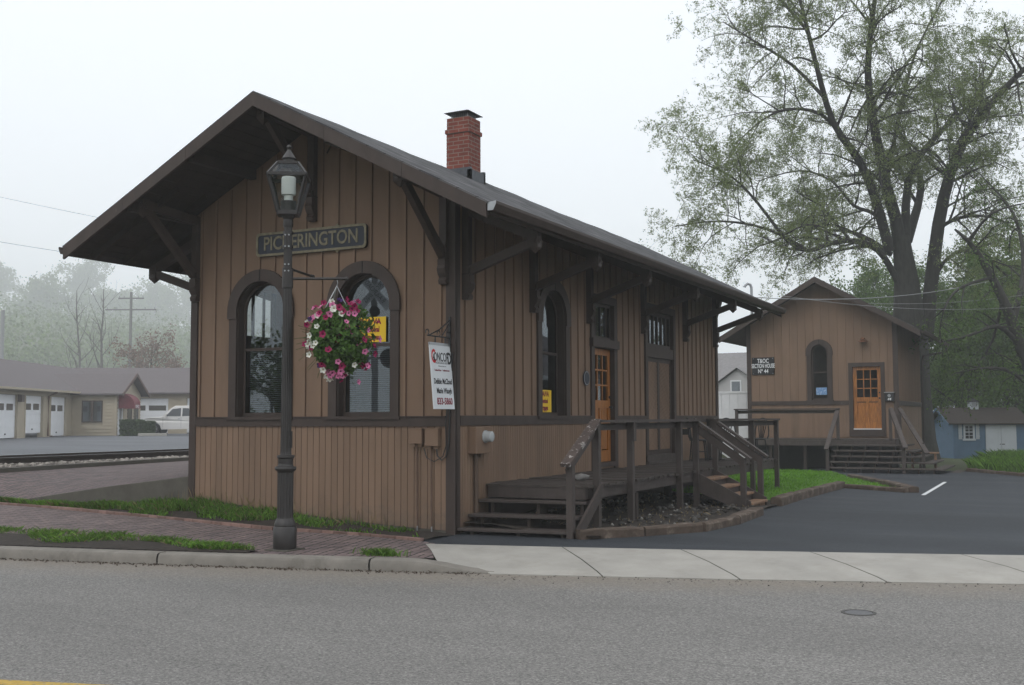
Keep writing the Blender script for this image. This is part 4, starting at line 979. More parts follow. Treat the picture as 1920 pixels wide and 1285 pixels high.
# side stairs to the drive
S0, S1, SX0, SX1 = 5.60, 6.72, 1.60, 2.46
for y in (S0, S1-.04):
    MB().prism(lambda u,w,z:(u,y+w,z), [(SX0,DZ-.02),(SX1+.10,.14),(SX1+.10,-.02),(SX1-.05,-.02),(SX0,DZ-.36)], 0, .04).build('stringer', RAILW, dk)
for i in range(4):
    z = DZ-.135*(i+1); x = SX0+.02+.235*i
    MB().box(x,x+.26,S0+.045,S1-.045,z-.04,z).build('tread', TREAD, dk, bevel=.006)
    MB().box(x+.19,x+.21,S0+.045,S1-.045,z-.16,z-.042).build('riser', RAILW if i < 3 else TREAD, dk)
for y in (S0-.05, S1-.02): MB().box(2.40,2.49,y,y+.09,-.1,.86).build('post', RAILW, dk)
for y in (S0-.005, S1+.025):
    MB().beam((1.60,y,1.535),(2.58,y,.855),.13,.04).build('handrail', WORN if False else RAILW, dk)
    MB().beam((1.64,y-.02,1.38),(2.44,y-.02,.81),.035,.13).build('rail_board', RAILW, dk)
rk = stones('deck_rock', [(1.02,1.95,DZ+.05)], .11, .115, mat('pale_rock',(.22,.21,.20),.95,.35,9,bump=.9,bscale=12), flat=.38); del rk['kind']
tag(rk, 'pale rough rock lying on the deck near the front steps', 'rock')
o = tag(MB().box(-.09,.09,-.03,.03,-.05,.05).build('metal_box', BLACK, loc=(0,0,0)), 'small dark metal box fixed on the deck rail by the side stairs', 'box'); o.location = (1.52,5.28,1.32)
# bistro chairs and table at the far end of the deck
def bistro(name, label, loc, rz):
    t = thing(name, label, 'chair', loc, 'black bistro chairs on the deck', rz)
    mb = MB(); mb.lathe([(.001,.43),(.19,.43),(.20,.445),(.19,.46),(.001,.465)], n=20); mb.build('seat', BLACK, t, local=True)
    for sx, sy in ((1,1),(1,-1),(-1,1),(-1,-1)):
        MB().tube([(sx*.13,sy*.13,.43),(sx*.17,sy*.17,.0)],[.017,.014],6).build('leg', BLACK, t, local=True)
    mb = MB(); H = []
    for a in np.linspace(0,math.pi,15): H.append((-.16-.05*math.sin(a)-.02, .19*math.cos(a)*(1 if True else 1), .47+.05+.38*math.sin(a)**.8))
    H = [(-.15,.17,.45)]+H+[(-.15,-.17,.45)]
    mb.tube(H,.016,6)
    for k in (-.10,-.05,0,.05,.10): mb.tube([(-.16,k*.45,.45),(-.215,k*1.25,.50+.38*(1-(k/.19)**2)**.5)],.011,5)
    mb.build('backrest', BLACK, t, local=True)
    MB().tube([(.15,.15,.2),(-.15,.15,.2)],.007,5).tube([(.15,-.15,.2),(-.15,-.15,.2)],.007,5).build('stretcher', BLACK, t, local=True)
    return t
c0 = bistro('bistro_chair', 'black bistro chair with fanned back at the end corner of the deck', (1.28,11.0,DZ), rad(-115))
dup(c0, (.92,10.0,DZ), rad(100), 'black bistro chair seen behind the stair handrails of the deck')
dup(c0, (.42,9.55,DZ), rad(25), 'black bistro chair against the side wall past the freight door')
tb = thing('bistro_table', 'small round black table between the bistro chairs on the deck', 'table', (.45,10.65,DZ))
MB().lathe([(.001,.70),(.30,.70),(.31,.712),(.30,.725),(.001,.725)],(.45,10.65,DZ),24).build('tabletop', BLACK, tb)
MB().lathe([(.22,.0),(.22,.02),(.03,.05),(.025,.69),(.09,.70)],(.45,10.65,DZ),14).build('pedestal', BLACK, tb)
tag(MB().lathe([(.0,.0),(.04,.0),(.05,.05),(.05,.12),(.0,.125)],(0,0,0),14).build('citronella_jar', mat('jar_glass',(.25,.22,.14),.2,.2), loc=(0,0,0)), 'small jar standing on the black deck table', 'jar').location = (.52,10.55,DZ+.726)
# ================================================================== STREET LAMP
LX, LY = -.97, -2.36
lp = thing('street_lamp', 'tall dark fluted street lamp with a square glass lantern at the kerb', 'street lamp', (LX,LY,0))
MB().box(LX-.17,LX+.17,LY-.17,LY+.17,-.05,.018).build('base_slab', OLDC, lp)
MB().lathe([(.135,.018),(.14,.03),(.14,.27),(.128,.285),(.13,.30),(.118,.34),(.108,.36),(.100,.38)],(LX,LY,0),32).build('base', LAMPM, lp, smooth=True)
MB().lathe([(.098,.37),(.096,.40),(.096,.92),(.102,.94),(.124,.955),(.130,.975),(.124,.995),(.096,1.0),(.088,1.03),(.090,1.09),(.106,1.105),(.104,1.13),(.075,1.135)],(LX,LY,0),32,.07,(.395,.93)).build('lower_shaft', LAMPM, lp)
MB().lathe([(.070,1.13),(.066,1.17),(.052,3.38),(.050,3.85),(.050,3.93)],(LX,LY,0),32,.09,(1.16,3.86)).build('shaft', LAMPM, lp)
MB().lathe([(.052,3.90),(.060,3.92),(.060,3.98),(.055,4.0),(.078,4.03),(.082,4.06),(.05,4.07)],(LX,LY,0),24).build('collar', LAMPM, lp, smooth=True)
mb = MB()
for z in (3.33,3.17,3.83,3.66): mb.lathe([(.052,-.02),(.062,-.018),(.062,.018),(.052,.02)],(LX,LY,z),20)
mb.lathe([(.05,3.15),(.066,3.16),(.066,3.40),(.05,3.41)],(LX,LY,0),20)
mb.build('clamp_band', LAMPM, lp)
mb = MB(); n2 = -CF.copy(); n2.z = 0; n2.normalize()
for z in (3.80,3.66,3.44,3.36):
    for s in (-.022,.022):
        p = Vector((LX,LY,z))+n2*.055+CR*s; mb.tube([p,p+n2*.012],.010,8)
mb.build('bolts', STEEL, lp)
MB().tube([Vector((LX,LY,3.27)),Vector((LX,LY,3.27))+CR*.70],.017,10).tube([Vector((LX,LY,3.27))+CR*.70,Vector((LX,LY,3.27))+CR*.735],.026,10).build('basket_arm', LAMPM, lp)
q = Vector((LX,LY,3.40)); dd = (CF*.8+CR*.5); dd.z = -.12; dd.normalize()
MB().tube([q,q+dd*.42],.016,8).tube([q+dd*.42,q+dd*.46],.025,8).build('banner_arm', LAMPM, lp)
MB().box(LX+.05,LX+.075,LY-.03,LY+.03,1.22,1.42).build('outlet_box', LAMPM, lp)
ang = rad(32.5)
def LR(x, y, z): return (LX+x*math.cos(ang)-y*math.sin(ang), LY+x*math.sin(ang)+y*math.cos(ang), z)
zb, zt_, wb, wt = 4.07, 4.52, .115, .225
fr = MB()
cs = ((-1,-1),(1,-1),(1,1),(-1,1))
for i,(a,b_) in enumerate(cs):
    c, d_ = cs[(i+1)%4]
    fr.beam(LR(a*wb,b_*wb,zb),LR(a*wt,b_*wt,zt_),.032,.032)
    fr.beam(LR(a*wb,b_*wb,zb+.0),LR(c*wb,d_*wb,zb),.03,.05); fr.beam(LR(a*wt,b_*wt,zt_),LR(c*wt,d_*wt,zt_),.04,.036)
    fr.beam(LR(a*wt,b_*wt,zt_),LR(a*.12,b_*.12,4.68),.032,.03); fr.beam(LR(a*.12,b_*.12,4.68),LR(c*.12,d_*.12,4.68),.035,.035)
fr.add([LR(a*wb,b_*wb,zb-.02) for a,b_ in cs],[(0,1,2,3)]); fr.add([LR(a*.12,b_*.12,4.69) for a,b_ in cs],[(0,1,2,3)])
lan = fr.build('lantern_frame', LAMPM, lp)
gb = MB()
for i,(a,b_) in enumerate(cs):
    c, d_ = cs[(i+1)%4]
    gb.add([LR(a*wb,b_*wb,zb),LR(c*wb,d_*wb,zb),LR(c*wt,d_*wt,zt_),LR(a*wt,b_*wt,zt_)],[(0,1,2,3)])
    gb.add([LR(a*wt,b_*wt,zt_),LR(c*wt,d_*wt,zt_),LR(c*.12,d_*.12,4.68),LR(a*.12,b_*.12,4.68)],[(0,1,2,3)])
gb.build('lantern_glass', LGLASS, lan)
MB().lathe([(.06,4.06),(.095,4.09),(.095,4.22),(.06,4.225)],(LX,LY,0),20).build('ballast_housing', LAMPM, lan)
MB().lathe([(.055,4.22),(.055,4.29),(.085,4.30),(.088,4.33),(.088,4.50),(.08,4.52),(.001,4.525)],(LX,LY,0),24).build('lamp_globe', OFFW, lan, smooth=True)
MB().lathe([(.065,4.69),(.065,4.745),(.085,4.748),(.085,4.755),(.018,4.86),(.018,4.87)],(LX,LY,0),24).lathe([(.001,4.865),(.022,4.872),(.032,4.895),(.022,4.918),(.001,4.926)],(LX,LY,0),16).build('finial', LAMPM, lp)
# ------- flower basket hanging from the arm
BC = Vector((LX,LY,0))+CR*.575; BC.z = 2.56
bk = thing('flower_basket', 'hanging basket of pink white and purple petunias on the lamp arm', 'flower basket', BC)
hook = Vector((LX,LY,3.25))+CR*.60
mb = MB()
for a in (.4,2.5,4.6): mb.tube([hook+Vector((0,0,-.07)), BC+Vector((.16*math.cos(a),.16*math.sin(a),.34))],.006,5)
mb.tube([hook+Vector((0,0,.01)),hook+Vector((.012,0,-.03)),hook+Vector((0,0,-.075))],.005,5)
mb.build('chain', STEEL, bk)
MB().lathe([(.05,.02),(.15,.08),(.19,.2),(.19,.25),(.17,.25)],BC,18).build('pot', mat('fibre_liner',(.05,.035,.02),1,.3), bk)
BLEAF = mat('petunia_leaf', (.075,.15,.028), .55, .3, 4, bump=0, trans=.35, island=.5)
V = []; F_ = []
_keep = (random.getstate(), RNG); RNG = np.random.default_rng(21); random.seed(21)
nd = 0; bumps = [(RNG.normal(0,1,3), random.uniform(.02,.10)) for _ in range(16)]
bumps = [(v*(1 if v@np.array(CR) > -.3 else -1)/np.linalg.norm(v), a) for v, a in bumps]
def brad(dv):
    r = .285
    for v, a in bumps: r += a*max(0, float(np.dot(dv, v)))**4
    return r
while nd < 4200:
    dv = RNG.normal(0,1,3); dv /= np.linalg.norm(dv)
    r = brad(dv)*random.random()**.28
    p = np.array(BC)+np.array([dv[0]*r,dv[1]*r,dv[2]*r*1.28+.0])
    if p[2] > BC.z+.36+random.random()*.06: continue
    s = random.uniform(.016,.034); a = RNG.normal(0,1,3); a /= np.linalg.norm(a); b_ = np.cross(a,dv+RNG.normal(0,.5,3)); b_ /= np.linalg.norm(b_)+1e-9
    k = len(V); V += [p-a*s*1.3,p+b_*s*.7,p+a*s*1.3,p-b_*s*.7]; F_.append((k,k+1,k+2,k+3)); nd += 1
tips = []
for _ in range(26):                              # trailing shoots
    a = rad(27)+random.uniform(-2.1,2.1); q = np.array(BC)+np.array([.23*math.cos(a),.23*math.sin(a),random.uniform(-.15,.25)]); dv = np.array([math.cos(a)*.45,math.sin(a)*.45,random.uniform(-.4,.1)])
    for k in range(random.randint(4,8)):
        dv = dv+np.array([0,0,-.13])+RNG.normal(0,.12,3); q = q+dv/np.linalg.norm(dv)*.028
        for _ in range(5):
            p = q+RNG.normal(0,.018,3); s = random.uniform(.014,.028); a1 = RNG.normal(0,1,3); a1 /= np.linalg.norm(a1); b_ = np.cross(a1,RNG.normal(0,1,3)); b_ /= np.linalg.norm(b_)+1e-9
            k_ = len(V); V += [p-a1*s*1.3,p+b_*s*.7,p+a1*s*1.3,p-b_*s*.7]; F_.append((k_,k_+1,k_+2,k_+3))
    tips.append(q-np.array(BC))
fo = fast_mesh('foliage', V, F_, BLEAF, bk)
mb = MB()
for _ in range(60):
    a = random.random()*6.28; e = random.uniform(-1.2,.9); r = .30; l = random.uniform(.38,.50)
    d1 = Vector((math.cos(a)*math.cos(e),math.sin(a)*math.cos(e),math.sin(e)*1.15)); mb.tube([BC+d1*.1, BC+d1*r, BC+d1*l+Vector((0,0,random.uniform(-.03,.05)))],.003,4)
mb.build('stems', mat('green_stem',(.06,.09,.03),.7), bk)
def bloom_mesh(m, throat):
    me = bpy.data.meshes.new('petunia_bloom'); n = 20; vs = [(0,0,-.028)]; fs = []
    for k in range(n):
        t = 2*math.pi*k/n; vs.append((.007*math.cos(t),.007*math.sin(t),-.004))
    for k in range(n):
        t = 2*math.pi*k/n; r = .027+.004*math.cos(5*t); vs.append((r*math.cos(t),r*math.sin(t),.004+.004*math.sin(5*t+1)))
    for k in range(n): fs += [(0,1+k,1+(k+1)%n),(1+k,1+n+k,1+n+(k+1)%n,1+(k+1)%n)]
    me.from_pydata(vs,[],fs); me.materials.append(m); me.materials.append(throat)
    for p in me.polygons: p.material_index = 1 if len(p.vertices) == 3 else 0
    me.polygons.foreach_set('use_smooth',[True]*len(me.polygons)); return me
fm = lambda n,c: mat(n,c,.6,.2,30,bump=0,trans=.3)
THR = fm('yellow_throat',(.35,.33,.10)); DTH = fm('dark_throat',(.06,.0,.03))
BM = {'pink':bloom_mesh(fm('pink_petal',(.72,.22,.42)),DTH),'white':bloom_mesh(fm('white_petal',(.80,.80,.72)),THR),'magenta':bloom_mesh(fm('magenta_petal',(.30,.012,.085)),DTH),'purple':bloom_mesh(fm('purple_petal',(.055,.02,.13)),DTH)}
cam2 = np.array((CAMP-BC).normalized())
cnt = 0
while cnt < 100:
    dv = RNG.normal(0,1,3); dv /= np.linalg.norm(dv)
    if dv@cam2 < .05: continue
    r = brad(dv)*random.uniform(1.0,1.28)
    sx = float(dv@np.array(CR)); sz = dv[2]
    if sx > -.15 and -.45 < sz < .35 and dv@cam2 > .5 and random.random() < .7: continue        # the green middle
    if sz > .35: kd = random.choices(('pink','white','magenta','purple'),(5,2,4,1))[0]
    elif sx < -.05 and sz > -.5: kd = random.choices(('white','pink','magenta'),(7,1,1.5))[0]
    else: kd = random.choices(('magenta','pink','purple','white'),(5,2,1,1.2))[0]
    o = bpy.data.objects.new('petunia_bloom', BM[kd]); COL.objects.link(o); o.parent = bk
    pos = np.array((dv[0]*r,dv[1]*r,min(dv[2]*r*1.28,.44)))
    if cnt < 18: pos = tips[cnt]+RNG.normal(0,.015,3)
    o.location = pos
    dirv = Vector(dv)*.7+Vector(cam2)*.5+Vector(RNG.normal(0,.35,3)); o.rotation_mode = 'QUATERNION'; o.rotation_quaternion = dirv.to_track_quat('Z','Y')
    s = random.uniform(1.1,1.6); o.scale = (s,s,s); cnt += 1
random.setstate(_keep[0]); RNG = _keep[1]
# ================================================================== SECTION HOUSE
HY, HX0, HX1, HL = 24., -2.35, 2.52, 6.0
HF = lambda u,w,z: (u, HY-w, z); HS = lambda u,w,z: (HX1+w, HY+u, z)
sh = thing('section_house', 'small brown section house with an oak door behind the depot', 'house', (.1,27,0))
hxm = (HX0+HX1)/2; HR, HSL = 6.18, .585
hz = lambda x: HR-HSL*abs(x-hxm)
hW = arch(.065,.275,2.12,3.70,16); DX0, DX1, HD0, HD1 = 1.12, 2.0, 1.19, 3.20
hD = [(DX0,1.0),(DX1,1.0),(DX1,HD1),(DX0,HD1)]
tp = lambda x: hz(x)-.10
O_ = [(HX0,.64),(HX1,.64),(HX1,tp(HX1)),(hxm,tp(hxm)),(HX0,tp(HX0))]
mb = MB().skin(HF, O_, [hW,hD], 0).skin(HF, O_, [hW,hD], -.12)
x = HX0+.12
while x < HX1-.1:
    segs = [(2.1, tp(x))]
    if abs(x-.065) < .44: segs = [(3.70+math.sqrt(.44**2-(x-.065)**2), tp(x))]
    if DX0-.15 < x < DX1+.15: segs = [(3.36, tp(x))]
    for a, b_ in segs: mb.fbox(HF, x-.014, x+.014, 0, .015, a, b_)
    x += .262
mb.build('front_wall', TAN, sh)
mb = MB(); x = HX0+.1
while x < DX0-.15: mb.fbox(HF, x, x+.078, -.02, .012, .9, 1.96); x += .085
mb.build('front_wainscot', TAN, sh)
MB().fbox(HF, HX0+.1, DX0-.14, 0, .04, 1.96, 2.10).build('belt_course', TRIM, sh)
MB().fbox(HF, HX0-.02, HX0+.12, -.03, .03, .5, tp(HX0)+.05).build('corner_board', TRIM, sh); MB().fbox(HF, HX1-.13, HX1+.03, -.03, .03, .5, tp(HX1)).build('corner_board', TRIM, sh)
arched_window(HF, .065, .415, .275, 2.12, 3.70, sh, GLASS, 3.05, blind=False, dep=.08)
pp = thing('blue_notice', 'small pale blue notice inside the section house window', 'notice', (.1,HY+.09,2.42))
MB().fbox(HF,-.08,.27,-.092,-.088,2.30,2.54).build('sheet', mat('blue_paper',(.16,.30,.52),.6,.2,25,col2=(.45,.55,.68),c2=(16,.52,.08)), pp)
mb = MB().fbox(HF,DX0-.13,DX0,-.09,.03,.99,HD1+.13).fbox(HF,DX1,DX1+.13,-.09,.03,.99,HD1+.13).fbox(HF,DX0,DX1,-.09,.03,HD1,HD1+.13).fbox(HF,DX0-.13,DX1+.13,-.05,.06,.93,1.15)
mb.build('door_frame', TRIM, sh)
MB().fbox(HF,DX0,DX1,-.08,.035,1.155,1.185).build('threshold', WHITE, sh)
lite_door(HF, DX0, DX1, HD0, HD1, sh, 3, 3, 2.20, [(1.36,2.03)], OAK)
mb = MB().skin(HS, [(0,.35),(HL,.35),(HL,tp(HX1)),(0,tp(HX1))], [], 0).skin(HS, [(0,.35),(HL,.35),(HL,tp(HX1)),(0,tp(HX1))], [], -.12)
y = .3
while y < HL: mb.fbox(HS,y-.014,y+.014,0,.015,2.1,tp(HX1)); y += .26
mb.build('side_wall', TAN, sh)
MB().fbox(HS,.02,HL,0,.03,1.93,2.08).build('side_belt_course', TRIM, sh)
MB().skin(lambda u,w,z:(HX0-w,HY+u,z), [(0,.35),(HL,.35),(HL,tp(HX0)),(0,tp(HX0))], [], 0).build('west_wall', TAN, sh)
MB().skin(lambda u,w,z:(u,HY+HL+w,z), [(HX0,.3),(HX1,.3),(HX1,tp(HX1)),(hxm,tp(hxm)),(HX0,tp(HX0))], [], 0).build('rear_wall', TAN, sh)
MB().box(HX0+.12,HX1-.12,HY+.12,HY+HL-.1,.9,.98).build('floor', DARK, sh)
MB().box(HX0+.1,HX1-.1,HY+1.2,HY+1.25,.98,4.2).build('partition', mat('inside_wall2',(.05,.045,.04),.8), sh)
MB().fbox(HF,HX0+.05,HX1-.05,-.3,-.02,-.3,.64).build('foundation', DARK, sh)
hy0, hy1, hex_ = HY-.62, HY+HL+1.2, .80
for xe in (HX1+hex_, HX0-hex_):
    s = .02 if xe > hxm else -.02
    mb = MB().add([(hxm,hy0,HR),(xe+s,hy0,hz(xe)),(xe+s,hy1,hz(xe)),(hxm,hy1,HR),(hxm,hy0,HR-.04),(xe+s,hy0,hz(xe)-.04),(xe+s,hy1,hz(xe)-.04),(hxm,hy1,HR-.04)],[(0,3,2,1),(4,5,6,7),(0,1,5,4),(1,2,6,5),(2,3,7,6),(3,0,4,7)])
    mb.build('roof_slope', SHINGLE, sh)
    MB().add([(hxm,hy0,HR-.043),(xe,hy0,hz(xe)-.043),(xe,hy1,hz(xe)-.043),(hxm,hy1,HR-.043),(hxm,hy0,HR-.085),(xe,hy0,hz(xe)-.085),(xe,hy1,hz(xe)-.085),(hxm,hy1,HR-.085)],[(0,3,2,1),(4,5,6,7),(0,1,5,4),(1,2,6,5),(2,3,7,6),(3,0,4,7)]).build('soffit', EAVE, sh)
    MB().add([(hxm,hy0-.035,HR-.01),(xe,hy0-.035,hz(xe)-.01),(xe,hy0-.035,hz(xe)-.20),(hxm,hy0-.035,HR-.20),(hxm,hy0-.002,HR-.01),(xe,hy0-.002,hz(xe)-.01),(xe,hy0-.002,hz(xe)-.20),(hxm,hy0-.002,HR-.20)],[(0,3,2,1),(4,5,6,7),(0,1,5,4),(1,2,6,5),(2,3,7,6),(3,0,4,7)]).build('bargeboard', TRIM, sh)
    sx = 1 if xe > hxm else -1
    MB().prism(lambda u,w,z:(xe+sx*(u+.022),w,hz(xe)-.01+z),[(0,0),(0,-.1),(.075,-.1),(.11,-.02),(.11,.01),(.1,.01),(.1,-.02),(.07,-.09),(.012,-.09),(.012,0)],hy0,hy1).build('gutter', TRIM, sh)
MB().tube([(HX1+.85,hy1-.2,4.14),(HX1+.80,hy1-.3,3.98),(HX1+.12,HY+HL+.0,3.80),(HX1+.06,HY+HL-.03,3.6),(HX1+.06,HY+HL-.03,.1)],.035,8).build('downspout', TRIM, sh)
MB().tube([(-2.25,24.3,4.6),(-2.25,24.3,6.05),(-2.28,24.28,6.14),(-2.36,24.24,6.17),(-2.43,24.2,6.12),(-2.45,24.19,6.05)],.045,10).build('service_mast', STEEL, sh)
ss = thing('house_sign', 'black sign lettered T&OC SECTION HOUSE No 44', 'sign', (-1.81,HY-.02,3.29))
MB().fbox(HF,-2.19,-1.43,.016,.035,3.0,3.59).build('board', BLKINK, ss)
for s, z, xs__, sz in (('T&OC',3.465,.72,.20),('SECTION HOUSE',3.295,.52,.20),('Nº 44',3.115,.78,.19)):
    text(s,'lettering',sz,(-1.81,HY-.037,z),(1,0,0),(0,0,1),WHITE,ss,xs__,.002,bold=.004)
mb = MB()
for x,z in ((-2.14,3.55),(-1.48,3.55),(-2.14,3.04),(-1.48,3.04)): mb.tube([(x,HY-.035,z),(x,HY-.042,z)],.012,8)
mb.build('screws', STEEL, ss)
ml = thing('mailbox', 'black wall mailbox numbered 44 beside the section house door', 'mailbox', (2.27,HY-.08,2.2))
MB().fbox(HF,2.13,2.40,.03,.13,2.06,2.33).build('body', BLACK, ml, bevel=.01); MB().fbox(HF,2.11,2.42,.025,.15,2.335,2.36).build('lid', STEEL, ml)
text('44','lettering',.11,(2.265,HY-.133,2.13),(1,0,0),(0,0,1),WHITE,ml,1.,.001,bold=.003,shear=.2)
MB().tube([(2.265,HY-.130,2.245),(2.265,HY-.134,2.245)],.05,16).build('badge', STEEL, ml)
pl_ = thing('porch_light', 'small copper wall light above the section house door', 'wall light', (1.5,HY-.05,4.06))
COP = mat('copper',(.20,.09,.05),.5,.2,6,metal=.6)
MB().lathe([(.16,.0),(.15,.02),(.04,.06),(.04,.07),(.08,.08),(.07,.13),(.03,.14)],(1.5,HY-.16,4.0),16).tube([(1.5,HY-.0,4.05),(1.5,HY-.16,4.06)],.02,8).build('shade', COP, pl_)
# porch and stepped stairs
pc = thing('porch', 'dark wooden porch with wide box steps in front of the section house', 'porch', (.5,22.8,0))
PZ = .87
mb = MB(); y = 22.42
while y < 23.95: mb.box(HX0,2.62,y,y+.132,PZ-.035,PZ); y += .139
mb.build('porch_boards', DECKW, pc)
MB().box(HX0,2.62,22.40,22.44,PZ-.21,PZ-.04).box(HX0,2.62,22.46,24,PZ-.20,PZ-.04).build('rim_joist', RAILW, pc)
MB().box(HX0-.02,HX0+.07,22.38,22.47,-.2,1.8).build('post', RAILW, pc); MB().box(.86,.95,22.38,22.47,PZ,1.8).build('post', RAILW, pc); MB().box(2.44,2.53,22.38,22.47,PZ,1.8).build('post', RAILW, pc); MB().box(2.62,2.70,23.2,23.28,.3,1.8).build('post', RAILW, pc)
for x in (-1.3,-.2): MB().box(x,x+.09,22.5,22.6,-.2,PZ-.2).build('joist_post', EAVE, pc)
MB().box(HX0-.05,.98,22.35,22.50,1.80,1.84).box(HX0,.95,22.47,22.51,1.68,1.79).build('handrail', RAILW, pc)
NST = 6
for i in range(NST):
    z = PZ-.162*(i+1)+.0; yf = 22.38-.33*(i+1); xr_ = (2.98,3.28,3.52,3.85,4.16,4.48)[i]
    MB().box(.88,xr_,yf,yf+.36,z-.045,z).box(xr_-.30 if i else xr_-.1,xr_,yf+.362,24.0,z-.045,z).build('tread', DECKW, pc, bevel=.006)
    for k in np.arange(.92, xr_-.05, .42): MB().box(k,k+.04,yf+.04,yf+.34,z-.165,z-.047).build('step_support', EAVE, pc)
MB().box(.86,.95,20.62,20.71,-.2,.62).build('post', RAILW, pc)
MB().beam((.905,20.50,.60),(.905,22.50,1.83),.13,.04).build('handrail', RAILW, pc)
MB().box(3.02,3.11,20.75,20.84,-.2,.66).build('post', RAILW, pc); MB().beam((2.50,22.50,1.83),(3.14,20.62,.66),.13,.04).build('handrail', RAILW, pc)
MB().beam((2.48,22.5,1.70),(3.08,20.8,.62),.035,.1).build('rail_board', RAILW, pc)
MB().beam((2.66,23.24,1.83),(3.70,20.9,.50),.13,.04).build('handrail', RAILW, pc); MB().box(3.50,3.58,21.35,21.43,-.2,.8).build('post', RAILW, pc)
tag(MB().box(2.9,3.75,23.3,23.65,.42,.46).box(2.95,3.0,23.35,23.6,-.1,.42).box(3.62,3.68,23.35,23.6,-.1,.42).build('wooden_bench', TREAD, loc=(3.3,23.5,0)), 'low bare wood bench beside the section house steps', 'bench')
# ================================================================== GARAGES ACROSS THE TRACK
E1 = Vector((-.51054,.85985,0)); E2 = Vector((.85985,.51054,0)); GO = Vector((-48.8,35.9,0)); GZ = .55
def GP(a, b_, z): return tuple(GO+E1*a+E2*b_+Vector((0,0,z)))
FA = lambda u,w,z: GP(u, w, z)                # wing along the lot, outward = +b
FBm = lambda u,w,z: GP(-w, u, z)              # faces the street, u = b
FG = lambda u,w,z: GP(u, 2.75+w, z)           # office gable end
FC = lambda u,w,z: GP(8.4-w, u, z)            # far wing
gg = thing('garage_building', 'long cream garage building with white doors and a small gabled office', 'garage building', (-50,36,0))
def clap(F, u0, u1, z0, z1, p=.22, holes=()):
    mb = MB(); z = z0
    while z < z1:
        h = min(p, z1-z); segs = [(u0,u1)]
        for (a,b_,c,d_) in holes:
            if z+h > c and z < d_: segs = [s for q in segs for s in ((q[0],min(q[1],a)),(max(q[0],b_),q[1])) if s[1]-s[0] > .01]
        for a,b_ in segs:
            mb.add([F(a,p*.25,z),F(b_,p*.25,z),F(b_,.005,z+h),F(a,.005,z+h),F(a,0,z),F(b_,0,z)],[(0,1,2,3),(4,5,1,0)])
        z += p
    return mb
PAN = mat('white_garage_door',(.84,.85,.87),.5,.05,3)
def gdoor(F, u0, u1, z0, z1, rows_=4, wins=((.12,.42),(.55,.88))):
    mb = MB(); h = (z1-z0)/rows_
    for i in range(rows_): mb.fbox(F,u0,u1,-.16,-.12,z0+h*i+.012,z0+h*(i+1)-.004)
    mb.fbox(F,u0,u1,-.18,-.16,z0,z1)
    d_ = mb.build('garage_door', PAN, gg)
    zt2 = z1-(z1-z0)*.20
    for a,b_ in wins: MB().fbox(F,u0+(u1-u0)*a,u0+(u1-u0)*b_,-.122,-.112,zt2-.38,zt2-.02).build('window', mat('door_light',(.10,.09,.08),.2,.1), d_)
    MB().fbox(F,(u0+u1)/2-.06,(u0+u1)/2+.06,-.12,-.08,z0+.18,z0+.25).build('handle', BLACK, d_)
    return d_
DT = 2.95
Acen = (-18.0,-14.1,-10.2,-6.35,-2.4)
mb = MB(); cur = -22
for c in Acen: mb.fbox(FA,cur,c-1.35,-.3,0,GZ-.4,DT); cur = c+1.35
mb.fbox(FA,cur,8.4,-.3,0,GZ-.4,DT); mb.fbox(FA,-22,8.4,-.3,0,DT,3.35)
mb.build('wing_wall_front', CREAM, gg)
for k, c in enumerate(Acen): gdoor(FA, c-1.34, c+1.34, GZ+(.25 if k == 3 else .02), DT-.02)
mb = MB()
for c in Acen: mb.fbox(FA,c-1.45,c-1.34,-.02,.03,GZ,DT+.06).fbox(FA,c+1.34,c+1.45,-.02,.03,GZ,DT+.06).fbox(FA,c-1.45,c+1.45,-.02,.035,DT,DT+.10)
mb.build('door_trim', CREAM, gg)
def roofq(P, nm='roof_slope', m=GSHING, th=.10):
    P = [Vector(p) for p in P]; return MB().add(P+[p-Vector((0,0,th)) for p in P],[(3,2,1,0),(4,5,6,7),(0,1,5,4),(1,2,6,5),(2,3,7,6),(3,0,4,7)]).build(nm, m, gg)
RZ2, RB = 5.30, -3.6
roofq([GP(-22,.5,3.30),GP(12,.5,3.30),GP(12,RB,RZ2),GP(-22,RB,RZ2)])
roofq([GP(-22,RB*2-.5,3.30),GP(12,RB*2-.5,3.30),GP(12,RB,RZ2),GP(-22,RB,RZ2)])
MB().fbox(FA,-22,0,.48,.60,3.19,3.31).build('gutter', CREAM, gg)
MB().tube([GP(-4.1,.52,3.2),GP(-4.25,.06,2.95),GP(-4.25,.06,.6),GP(-4.2,.3,.58)],.05,8).build('downspout', mat('brown_downspout',(.13,.07,.05),.5,.1), gg)
bw = MB().fbox(FBm,.0,2.75,-5.4,-.0,GZ-.3,3.28)
bw.add([GP(0+.0,2.75,3.28),GP(5.4,2.75,3.28),GP(2.7,2.75,4.40)],[(0,1,2)]).build('office_wall', CREAM, gg)
clap(FBm,0,2.75,GZ,3.28,.21,[(.60,1.93,1.36,2.78)]).build('office_siding', CREAM, gg)
clap(FG,0,5.4,GZ,3.28,.21,[(.2,1.3,GZ,2.75),(2.3,3.3,1.3,2.8),(3.8,4.8,1.3,2.8)]).build('office_gable_siding', CREAM, gg)
MB().fbox(FBm,.0,.12,.0,.045,GZ,3.28).build('corner_board', CREAM, gg); MB().fbox(FBm,2.63,2.79,.0,.045,GZ,3.28).build('corner_board', CREAM, gg)
BRN = mat('brown_window_frame',(.10,.075,.065),.6,.1)
